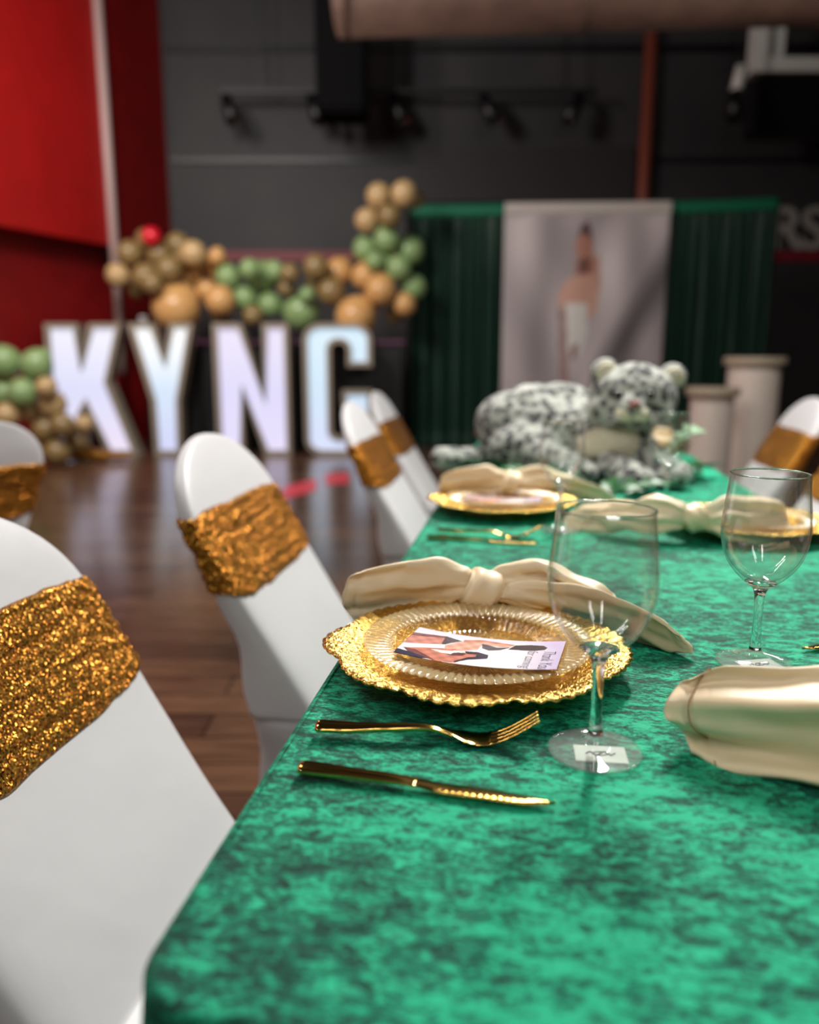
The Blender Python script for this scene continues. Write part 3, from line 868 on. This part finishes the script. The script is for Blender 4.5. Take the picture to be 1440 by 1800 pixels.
CARD = [([(160,275),(330,288),(418,300),(412,388),(138,376)], (206,136,124)), ([(165,270),(418,298),(414,318),(158,300)], (128,82,86)),
 ([(415,295),(550,345),(470,372),(440,388),(410,388)], (76,68,80)),
 ([(540,350),(600,335),(690,320),(800,340),(945,372),(905,402),(800,392),(700,384),(690,435),(580,455),(450,445),(440,395)], (226,170,150)),
 ([(560,330),(690,320),(940,370),(930,380),(700,345),(560,360)], (200,136,116)),
 ([(700,368),(740,375),(820,405),(920,400),(850,434),(770,442),(715,418)], (84,76,88)),
 ([(905,424),(945,375),(1060,370),(1150,378),(1184,400),(1170,424),(1100,434),(960,428)], (58,50,62)),
 ([(150,420),(300,425),(430,430),(540,435),(480,480),(560,505),(590,470),(700,470),(660,525),(570,578),(420,558),(250,490)], (202,126,106)),
 ([(150,418),(240,440),(340,500),(420,552),(300,510),(220,480)], (120,66,66)),
 ([(470,485),(560,470),(620,480),(600,505),(520,505)], (96,50,54)),
 ([(600,455),(700,462),(785,492),(784,530),(650,545),(560,574),(560,560),(640,520),(700,510),(620,480)], (48,36,62)),
 ([(640,485),(700,490),(690,515),(640,520)], (196,120,100)),
 ([(112,428),(230,470),(370,535),(300,530),(200,500),(100,464)], (44,40,72)),
 ([(350,440),(540,458),(510,490),(440,478)], (246,242,238))]
def card_mesh():
    nu, nv = 230, 130; rows = []; cols = []
    polys = [([zoom_uv(*p) for p in pl], c) for pl, c in CARD]
    for i in range(nv+1):
        v = i/nv; row = []
        for j in range(nu+1):
            u = j/nu
            row.append(((u-.5)*card_w, (.5-v)*card_h, -.0055*4*u*(1-u)+.0055+.007*v))
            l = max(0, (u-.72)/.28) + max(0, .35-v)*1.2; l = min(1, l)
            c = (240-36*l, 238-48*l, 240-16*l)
            for pl, fc in polys:
                if pip((u, v), pl):
                    k = 1+.10*math.sin(u*60)*math.sin(v*30); c = tuple(min(255, q*k) for q in fc)
            cols.append(srgb(*c))
        rows.append(row)
    me = grid_mesh(rows); printed(me, cols); return me
M_card = vcol_mat('card_print', .25)
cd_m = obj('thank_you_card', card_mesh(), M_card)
s = cd_m.modifiers.new('s', 'SOLIDIFY'); s.thickness = .0005; s.offset = 1 if False else -1
for word, u, sz in (('Thank You', .885, .0185), ('for coming', .785, .0155)):
    me = text_mesh(word, sz, .00005, .35, -.0003, .95)
    xs = [v.co.x for v in me.vertices]; W_ = max(xs)-min(xs); k = card_h*.60/W_
    for v in me.vertices:
        x, y = v.co.x*k, v.co.y
        px_ = (u-.5)*card_w+y; uu = px_/card_w+.5
        v.co = (px_, card_h*.13-x, -.0055*4*uu*(1-uu)+.0055+.0010+.007*(.5-(card_h*.13-x)/card_h))
    tag(obj('handwriting', me, M_ink, cd_m, smooth=False), 'grey script reading %s' % word)

# ------------------------------------------------------------------ knotted napkins
def wing(path, hw, th, pleats, amp, seed, steps=46, hem=True):
    """flattened sleeve of cloth along a path; path points given with vertical half-width"""
    rnd = random.Random(seed); ph = rnd.random()*6
    P = [Vector(p) for p in path]; n = len(P)-1; rows = []
    def cat(k):
        i = min(int(k), n-1); f = k-i
        p0, p1, p2, p3 = P[max(i-1, 0)], P[i], P[i+1], P[min(i+2, n)]
        return .5*((2*p1)+(p2-p0)*f+(2*p0-5*p1+4*p2-p3)*f*f+(3*p1-p0-3*p2+p3)*f**3)
    for i in range(steps+1):
        s_ = i/steps; c = cat(s_*n); t = (cat(min(n, s_*n+.02))-cat(max(0, s_*n-.02))).normalized()
        side = t.cross(Vector((0, 0, 1))).normalized(); up = side.cross(t).normalized()
        ang = interp(TILT, s_); up = (up*math.cos(ang)+side*math.sin(ang)).normalized(); side = t.cross(up).normalized()
        h = interp(hw, s_); w_ = interp(th, s_); row = []
        if hem and .90 < s_ < .93: w_ *= .55
        for j in range(60):
            a = 2*PI*j/60; u = math.cos(a)
            pl = amp*min(1, s_*2+.25)*h/.03*(math.sin(u*pleats+ph+s_*2.2)+.5*math.sin(u*pleats*1.9+ph*2-s_*4))
            pl += .0042*min(1, s_*3)*(.35-abs(noise.noise(Vector((s_*4.5+u*1.2, u*2.2-s_*1.5, seed*3.1)))))*(1 if h > .015 else .4)
            edge = .004*noise.noise(Vector((s_*5, u*2, seed)))
            row.append(c + up*(h*u+edge) + side*(w_*math.sin(a)+pl) + t*(.010*(u*u-.3)*s_*(-1)+ .006*math.sin(3*u+seed)*s_))
        rows.append(row)
    k = int(steps*.91); c0 = sum((Vector(p) for p in rows[k]), Vector())/60
    HEM.clear(); HEM.extend([Vector(p)+(Vector(p)-c0).normalized()*.0016 for p in rows[k]]+[Vector(rows[k][0])])
    return grid_mesh(rows, closed=True, cap0=True, cap1=True)
HEM = []
TILT = [(0, 0), (1, 0)]
def knot_mesh(seed=1):
    rows = []; n = 60; m = 26
    for i in range(n):
        a = 2*PI*i/n; row = []
        for j in range(m):
            b = 2*PI*j/m
            ca, sa = math.cos(a), math.sin(a)
            pl = 1+.10*math.sin(b*5+a*1.0+1.5*math.sin(a))
            rx = .018*math.cos(b)*pl; rr = .0095+.0115*(math.sin(b)*.5+.5)*pl
            row.append((rx+.004*sa, rr*ca*1.15, rr*sa*1.15))
        rows.append(row)
    rows.append(rows[0]); me = grid_mesh(rows, closed=True)
    return me
KN = Vector((.018, .141, .045))     # knot, relative to the plate centre
TILT = [(0, .15), (.4, -.45), (1, -.25)]
L_wing = wing([KN+Vector((-.008, 0, 0)), KN+Vector((-.045, .006, .002)), KN+Vector((-.10, -.004, -.004)), KN+Vector((-.160, -.030, -.010))],
    [(0, .012), (.15, .024), (.45, .042), (.85, .044), (1, .040)], [(0, .009), (.3, .014), (.8, .009), (1, .003)], 7, .0028, 1)
TILT = [(0, -.1), (.4, .5), (1, .8)]
R_wing = wing([KN+Vector((.008, 0, 0)), KN+Vector((.05, .006, .006)), KN+Vector((.105, -.008, .002)), KN+Vector((.165, -.050, -.010))],
    [(0, .012), (.2, .026), (.5, .039), (.85, .027), (1, .008)], [(0, .009), (.3, .016), (.8, .011), (1, .003)], 7, .0034, 2)
TILT = [(0, -.2), (.4, .5), (1, .45)]
R_tail = wing([KN+Vector((.02, -.012, -.005)), KN+Vector((.09, -.030, -.004)), KN+Vector((.155, -.066, -.016)), KN+Vector((.215, -.118, -.030))],
    [(0, .009), (.3, .024), (.6, .034), (.85, .030), (1, .014)], [(0, .008), (.3, .008), (.8, .005), (1, .002)], 5, .0018, 3)
nap = empty('cloth_napkin', (0, 0, 0))
obj('folded_end', L_wing, M_napkin, nap); obj('folded_end', R_wing, M_napkin, nap); obj('folded_end', R_tail, M_napkin, nap)
kn = obj('knot', knot_mesh(), M_napkin, nap); kn.location = KN + Vector((0, -.004, -.001)); kn.rotation_euler = (.1, .25, 0)
kn.scale = (1.15, 1.1, 1.1)

# ------------------------------------------------------------------ cutlery (local +x from handle end to tip)
def strip(cs, x0, x1, n, wfun, zfun, thfun, yoff=lambda s: 0, ridges=None, m=16):
    rows = []
    for i in range(n+1):
        x = x0+(x1-x0)*i/n; w_, z, th = wfun(x), zfun(x), thfun(x); row = []
        for j in range(m):
            a = 2*PI*j/m; c, s_ = math.cos(a), math.sin(a)
            yy = w_*abs(c)**.7*(1 if c > 0 else -1)
            zz = th*abs(s_)**.8*(1 if s_ > 0 else -1)
            if ridges and s_ > 0: zz += ridges(x)*math.cos(yy/max(w_, 1e-5)*2*PI)
            row.append((x, yy+yoff(x), z+zz))
        rows.append(row)
    return rows
def join_meshes(ms):
    bm = bmesh.new()
    for m in ms: bm.from_mesh(m)
    me = bpy.data.meshes.new('j'); bm.to_mesh(me); bm.free(); return me
def spl(tab, x):
    n = len(tab)
    if x <= tab[0][0]: return tab[0][1]
    if x >= tab[-1][0]: return tab[-1][1]
    i = max(k for k in range(n-1) if tab[k][0] <= x)
    m = lambda k: (tab[min(k+1, n-1)][1]-tab[max(k-1, 0)][1])/(tab[min(k+1, n-1)][0]-tab[max(k-1, 0)][0])
    (a, p), (b, q) = tab[i], tab[i+1]; h = b-a; t = (x-a)/h
    return (2*t**3-3*t*t+1)*p+(t**3-2*t*t+t)*h*m(i)+(-2*t**3+3*t*t)*q+(t**3-t*t)*h*m(i+1)
def fork():
    zf = lambda x: spl([(0, .0085), (.03, .0080), (.07, .0100), (.100, .0105), (.124, .0050), (.140, .0024), (.160, .0070), (.190, .0250)], x)
    wf = lambda x: interp([(0, .0072), (.003, .0098), (.02, .0088), (.06, .0058), (.10, .0042), (.114, .0048), (.130, .0110), (.148, .0118)], x)
    tf = lambda x: spl([(0, .0022), (.03, .0028), (.10, .0024), (.125, .0014), (.155, .0010)], x)
    ms = [grid_mesh(strip(0, 0, .151, 60, wf, zf, tf, ridges=lambda x: interp([(0, .0011), (.09, .0005), (.115, 0)], x), m=36), closed=True, cap0=True, cap1=True)]
    for k in range(4):
        y0 = (-1.5+k)*.0062
        ms.append(grid_mesh(strip(0, .149, .190, 16, lambda x: interp([(.149, .0026), (.180, .0022), (.190, .0011)], x), zf, lambda x: .0010, yoff=lambda x: y0*(1-.03*(x-.149)/.04), m=10), closed=True, cap0=True, cap1=True))
    return ms
fk = empty('fork', (0, 0, 0))
ms = fork()
obj('handle', ms[0], M_cutlery, fk)
for m_ in ms[1:]: obj('tine', m_, M_cutlery, fk)
def knife():
    zf = lambda x: interp([(0, .0050), (.08, .0048), (.12, .0030), (.196, .0026)], x)
    rows = strip(0, 0, .095, 40, lambda x: interp([(0, .0060), (.003, .0086), (.05, .0068), (.095, .0062)], x), zf,
                 lambda x: interp([(0, .0028), (.065, .0026), (.095, .0013)], x), ridges=lambda x: interp([(0, .0010), (.07, .0007), (.095, .0001)], x), m=36)
    h_ = grid_mesh(rows, closed=True, cap0=True, cap1=True)
    rows = []; n = 240
    for i in range(n+1):
        x = .093+(.198-.093)*i/n; k = (x-.093)/.105
        lo = -interp([(0, .0062), (.25, .0095), (.75, .0098), (.93, .0062), (1, .0015)], k)
        hi = interp([(0, .0060), (.5, .0062), (.85, .0035), (1, -.0010)], k)
        if k > .15: lo += .0005*math.sin(x*5200)
        z = zf(x)
        rows.append([(x, hi, z+.0006), (x, (lo+hi)/2, z+.0014), (x, lo+.0025, z+.0008), (x, lo, z), (x, lo+.0025, z-.0008), (x, (lo+hi)/2, z-.0014), (x, hi, z-.0006)])
    return h_, grid_mesh(rows, closed=True, cap0=True, cap1=True)
kf = empty('knife', (0, 0, 0)); a_, b_ = knife()
obj('handle', a_, M_cutlery, kf); obj('blade', b_, M_cutlery, kf)

# ------------------------------------------------------------------ wine glass
def glass_mesh():
    H = .205
    outer = [(0, .0006), (.034, .0006), (.0378, .0012), (.0384, .0022), (.037, .0030), (.028, .0042), (.018, .0062), (.011, .0095), (.0072, .0145), (.0056, .022), (.0048, .035), (.0045, .055), (.0050, .072), (.0062, .080), (.0095, .0855),
             (.016, .0905), (.024, .0975), (.0325, .108), (.0385, .120), (.0420, .133), (.0432, .145), (.0428, .158), (.0413, .172), (.0396, .188), (.0382, .2035)]
    inner = [(.0378, H), (.0372, .2035), (.0386, .188), (.0402, .172), (.0416, .158), (.0420, .145), (.0408, .133), (.0372, .1205), (.031, .1095), (.0225, .100), (.0145, .0945), (.007, .0918), (0, .0912)]
    def fine(pr):
        out = []
        for i in range(len(pr)-1):
            p0, p1, p2, p3 = [Vector(pr[min(max(k, 0), len(pr)-1)]) for k in (i-1, i, i+1, i+2)]
            for q in range(3):
                f = q/3
                v = .5*((2*p1)+(p2-p0)*f+(2*p0-5*p1+4*p2-p3)*f*f+(3*p1-p0-3*p2+p3)*f**3)
                out.append((max(v.x, 0), v.y))
        out.append(pr[-1]); return out
    op = fine(outer[2:]); fo = outer[:2]+[p for p in op if p[1] < .0151]
    stm = [p for p in op if .0145 <= p[1] <= .0905]; bo = [p for p in op if p[1] >= .0900]+fine(inner)
    return lathe(fo+[(0, fo[-1][1])], 96), lathe([(0, stm[0][1])]+stm+[(0, stm[-1][1])], 64), lathe(bo, 128)
gw = empty('wine_glass', (0, 0, 0))
g1, g2, g3 = glass_mesh()
obj('foot', g1, M_foot, gw); obj('stem', g2, M_glass, gw); bwl = obj('bowl', g3, M_bowl, gw)
obj('rim', tube([(.0379*math.cos(2*PI*i/64), .0379*math.sin(2*PI*i/64), .2050) for i in range(65)], .0009, 8, caps=False), M_glass, bwl)
bm = bmesh.new(); bm_box(bm, -.021, .021, -.0135, .0135, .0001, .0004); bmesh.ops.rotate(bm, verts=bm.verts, matrix=Matrix.Rotation(-.12, 3, 'Z'))
lb = obj('sticker', bm, M_paper, gw, smooth=False); lb.location = (.004, -.004, 0)
tag(lb, 'white sticker under the foot')
me = join_meshes([tube([(-.012+.004*i, .004*math.sin(i*2.1), .0005) for i in range(7)], .0008, 5), tube([(.006*math.cos(a/3), .003*math.sin(a/3), .0005) for a in range(20)], .0006, 5)])
tag(obj('printed_mark', me, M_ink, lb, smooth=False), 'dark scribble on the sticker')

# ------------------------------------------------------------------ lay the places
used = set()
def put(root, loc, rz, label, cat, group):
    if root.name in used: o = copy_tree(root)
    else: used.add(root.name); o = root
    o.location = loc; o.rotation_euler = (0, 0, rz); tag(o, label, cat, group); return o
Pl1 = Vector((.0715, .787, TZ)); Pl2 = Vector((.200, 1.66, TZ)); Pl3 = T(2.85, .15)
Pr1 = Vector((.505, .605, TZ)); Pr2 = Vector((.64, 1.45, TZ)); Pr3 = T(2.62, .60)
ZC = .0012
places = [(Pl1, -TA+.1, 'at the nearest left place'), (Pl2, -TA, 'at the second left place behind the first'), (Pl3, -TA, 'at the far left place behind the plush leopard'),
          (Pr1, PI-TA, 'at the right front corner, mostly out of frame'), (Pr2, PI-TA, 'at the second right place behind the right glass'), (Pr3, PI-TA, 'at the far right place beyond the plush')]
for P_, rz, wh in places:
    put(ch_m, P_+Vector((0, 0, ZC)), rz, 'scalloped gold charger plate '+wh, 'plate', 'gold charger plates')
    put(pl_m, P_+Vector((0, 0, ZC+.0003)), rz, 'clear ribbed plate on the gold charger '+wh, 'plate', 'clear ribbed dinner plates')
card_off = Vector((cc.x-Pl1.x, cc.y-Pl1.y, 0))
put(cd_m, (cc.x, cc.y, TZ+.0250), card_rz, 'printed thank you card on the nearest left plate', 'card', 'thank you cards')
put(cd_m, (Pl2.x+card_off.x-.005, Pl2.y+card_off.y, TZ+.0250), card_rz+.12, 'printed thank you card on the second left plate', 'card', 'thank you cards')
put(nap, Pl1+Vector((-.002, 0, 0)), 0, 'cream knotted napkin across the nearest left charger', 'napkin', 'cream knotted napkins')
put(nap, Pl2+Vector((.025, -.02, 0)), .1, 'cream knotted napkin across the second left charger', 'napkin', 'cream knotted napkins')
put(nap, Pl3+Vector((0, 0, 0)), -.1, 'cream knotted napkin at the far left place behind the plush leopard', 'napkin', 'cream knotted napkins')
put(nap, Pr2+Vector((-.10, .05, 0)), PI-.12, 'cream knotted napkin behind the right wine glass', 'napkin', 'cream knotted napkins')
put(nap, Pr3+Vector((-.03, .1, 0)), PI, 'cream knotted napkin at the far right place beyond the plush', 'napkin', 'cream knotted napkins')
# napkin of the right front place, its own fold
n2 = empty('cloth_napkin', (.42, .535, TZ))
off = Vector(n2.location)
TILT = [(0, .5), (.4, .35), (1, .15)]
w1 = wing([Vector((.42, .535, .795)), Vector((.36, .545, .797)), Vector((.30, .575, .790)), Vector((.222, .610, .778))],
    [(0, .012), (.2, .030), (.55, .045), (.85, .042), (1, .030)], [(0, .011), (.3, .020), (.8, .014), (1, .004)], 5, .0065, 7, steps=60)
for v in w1.vertices: v.co = v.co-off
hem1 = tube([p-off for p in HEM], .0007, 5, caps=False)
fe = obj('folded_end', w1, M_napkin, n2); tag(obj('stitching', hem1, M_stitch, fe), 'tan hem stitching')
TILT = [(0, 0), (1, .3)]
w2 = wing([Vector((.43, .53, .793)), Vector((.50, .52, .79)), Vector((.58, .51, .782))], [(0, .011), (.4, .03), (1, .03)], [(0, .01), (1, .004)], 6, .002, 8)
for v in w2.vertices: v.co = v.co-off
obj('folded_end', w2, M_napkin, n2)
k2 = obj('knot', knot_mesh(), M_napkin, n2); k2.location = (0, 0, .044); k2.scale = (1.2, 1.15, 1.15)
tag(n2, 'cream napkin in the lower right with its stitched edge towards the table centre', 'napkin', 'cream knotted napkins')

def lay(root, pa, pb, z, label, cat, group, L_):
    a, b = at(*pa, z=TZ+z), at(*pb, z=TZ+z)
    return put(root, (a.x, a.y, TZ+.0006), math.atan2(b.y-a.y, b.x-a.x), label, cat, group)
lay(fk, (556, 1282), (930, 1297), .006, 'polished gold fork in front of the nearest left plate', 'fork', 'gold forks', .19)
lay(kf, (527, 1352), (973, 1408), .004, 'polished gold knife below the fork', 'knife', 'gold knives', .196)
lay(fk, (770, 934), (915, 941), .006, 'gold fork in front of the second left plate', 'fork', 'gold forks', .19)
lay(kf, (752, 945), (930, 953), .004, 'gold knife in front of the second left plate', 'knife', 'gold knives', .196)
lay(kf, (1600, 1168), (1414, 1140), .004, 'gold knife at the right photo edge behind the napkin', 'knife', 'gold knives', .196)
q = at(1414, 1140, z=TZ+.003)
kk = [o for o in bpy.data.objects if o.name.startswith('knife') and 'right photo edge' in o.get('label', '')][0]
an = PI+.12; kk.rotation_euler = (0, 0, an); kk.location = (q.x+.196*math.cos(.12), q.y+.196*math.sin(.12), TZ+.0006)
put(gw, at(1045, 1323, z=TZ)+Vector((0, 0, .0008)), 0, 'clear wine glass nearest the camera with a white sticker under its foot', 'glass', 'wine glasses')
put(gw, at(1325, 1168, z=TZ)+Vector((0, 0, .0008)), .3, 'clear wine glass on the right behind the cream napkin', 'glass', 'wine glasses')
put(gw, Vector((.285, 1.46, TZ+.0008)), .9, 'blurred wine glass in front of the plush leopard', 'glass', 'wine glasses')
put(gw, Vector((.565, 1.70, TZ+.0008)), 1.9, 'blurred wine glass beside the front paws of the plush', 'glass', 'wine glasses')

# ------------------------------------------------------------------ plush snow leopard
def plush():
    O = Vector((.50, 2.22, TZ)); t_ = empty('plush_leopard', O)
    b = []
    W = lambda px, py, Y: at(px, py, Y=Y)-O
    hd = W(1112, 700, 2.12)
    b += [(hd, (.118, .105, .095))]
    b += [(hd+Vector((-.03, -.085, -.022)), (.05, .045, .036)), (hd+Vector((.04, -.05, -.03)), (.06, .05, .045)), (hd+Vector((-.075, -.03, -.03)), (.055, .05, .045))]
    b += [(W(1075, 775, 2.18), (.11, .10, .10)), (W(1030, 780, 2.24), (.13, .11, .105))]
    b += [(W(960, 760, 2.30), (.14, .12, .115)), (W(905, 745, 2.34), (.12, .12, .10)), (W(985, 720, 2.34), (.11, .1, .08)), (W(935, 715, 2.34), (.09, .1, .07))]
    b += [(W(930, 800, 2.22), (.12, .09, .075))]
    # hind leg and paw towards the camera
    b += chain(W(930, 810, 2.20), W(1010, 838, 2.02), .062, .042, 6) + [(W(1018, 842, 1.99), (.05, .05, .036))]
    # front legs
    b += chain(W(1120, 790, 2.12), W(1178, 838, 1.97), .055, .043, 6) + [(W(1184, 846, 1.95), (.048, .056, .037))]
    b += chain(W(1050, 812, 2.12), W(1112, 852, 1.93), .05, .038, 6) + [(W(1118, 856, 1.91), (.052, .045, .034))]
    # tail
    tp = [W(880, 800, 2.34), W(850, 803, 2.30), W(820, 806, 2.26), W(795, 806, 2.22), W(776, 806, 2.20)]
    for a, c in zip(tp, tp[1:]): b += chain(a, c, .034, .036, 4)
    b2 = []
    for c, r in b:
        rz = r if not isinstance(r, (tuple, list)) else r[2]
        c = Vector(c)
        if c.z < rz*.93: c.z = rz*.93
        b2.append((c, r))
    me = blob(b2, .0095, 4)
    for v in me.vertices:
        v.co += v.co.normalized()*.004*noise.noise(v.co*60); v.co.z = max(v.co.z, .003)
    obj('body', me, M_fur, t_)
    for sx, pp in ((-1, (1064, 655)), (1, (1182, 664))):
        e = W(*pp, 2.12)
        me = blob([(Vector((0, 0, 0)), (.040, .020, .040)), (Vector((-sx*.018, 0, -.025)), (.03, .02, .03))], .006, 3)
        ear = obj('ear', me, M_fur, t_); ear.location = e
        i_ = obj('ear_lining', blob([(Vector((0, 0, 0)), (.029, .008, .028))], .004, 2), M_cream, ear); i_.location = (0, -.017, .001)
        tag(i_, 'cream inner ear')
    for dx in (-.062, .018):
        ey = obj('eye', blob([(Vector((0, 0, 0)), .0125)], .003, 1), M_eye, t_); ey.location = hd+Vector((dx, -.094 if dx < 0 else -.098, .012))
    n_ = obj('nose', blob([(Vector((0, 0, 0)), (.016, .010, .011))], .003, 2), M_pink, t_); n_.location = hd+Vector((-.03, -.130, -.010))
    c_ = obj('chest_patch', blob([(W(1075, 785, 2.10), (.095, .06, .058))], .008, 3), M_cream, t_); tag(c_, 'cream chest')
    mz = obj('muzzle', blob([(hd+Vector((-.05, -.108, -.036)), (.026, .02, .02)), (hd+Vector((-.008, -.108, -.036)), (.026, .02, .02))], .004, 2), M_cream, t_)
    for sx in (-1, 1):
        for k in range(3):
            p0 = hd+Vector((-.03+sx*.035, -.125, -.034-.006*k)); p1 = p0+Vector((sx*.05, -.01, .004-.012*k))
            obj('whisker', tube([p0, p1], .0008, 5), M_white, t_)
    tag(t_, 'grey and white spotted plush snow leopard lying on the green tablecloth', 'plush toy')
    rp = W(950, 770, 2.12)+O
plush()

# greenery beneath the plush
def leaf_mesh(L_, W_):
    rows = []
    for i in range(9):
        s_ = i/8; w_ = W_*math.sin(PI*min(1, s_*.96+.02))**.8
        rows.append([(s_*L_, w_*k, .012*math.sin(PI*s_)+.25*abs(k)*w_) for k in (-1, -.5, 0, .5, 1)])
    return grid_mesh(rows)
LM = [leaf_mesh(.085, .020), leaf_mesh(.06, .016)]
LM[0].materials.append(M_leaf); LM[1].materials.append(M_leaf2)
for m_ in LM:
    for p_ in m_.polygons: p_.use_smooth = True
rl = random.Random(9)
def sprig(P0, P1, n, k, label, rise=.0):
    t_ = empty('leaf_sprig', P0); d = Vector(P1)-Vector(P0)
    pts = [d*(i/8)+Vector((0, 0, .012+rise*math.sin(PI*i/8))) for i in range(9)]
    obj('stem', tube(pts, .0022, 6), M_leaf if k == 0 else M_leaf2, t_)
    base = math.atan2(d.y, d.x)
    for i in range(n):
        s_ = (i+.5)/n; lf = obj('leaf', LM[k], None, t_, smooth=False)
        j = min(7, int(s_*8)); lf.location = pts[j].lerp(pts[j+1], s_*8-j)
        lf.rotation_euler = (rl.uniform(-.4, .4), rl.uniform(-.35, -.05), base+(1 if i % 2 else -1)*rl.uniform(.5, 1.1))
    tag(t_, label, 'greenery')
sprig(at(1110, 852, z=TZ), at(1235, 838, z=TZ), 12, 0, 'dark green leaf sprig right of the plush front paws')
sprig(at(1000, 862, z=TZ), at(850, 835, z=TZ), 14, 0, 'dark green leaf sprig left of the plush under its tail')
sprig(at(1060, 880, z=TZ), at(1140, 872, z=TZ), 7, 0, 'dark green leaf sprig in front of the plush paws')
sprig(at(1150, 850, z=TZ), at(1210, 770, Y=2.1), 12, 1, 'pale eucalyptus sprig standing beside the plush head', .01)
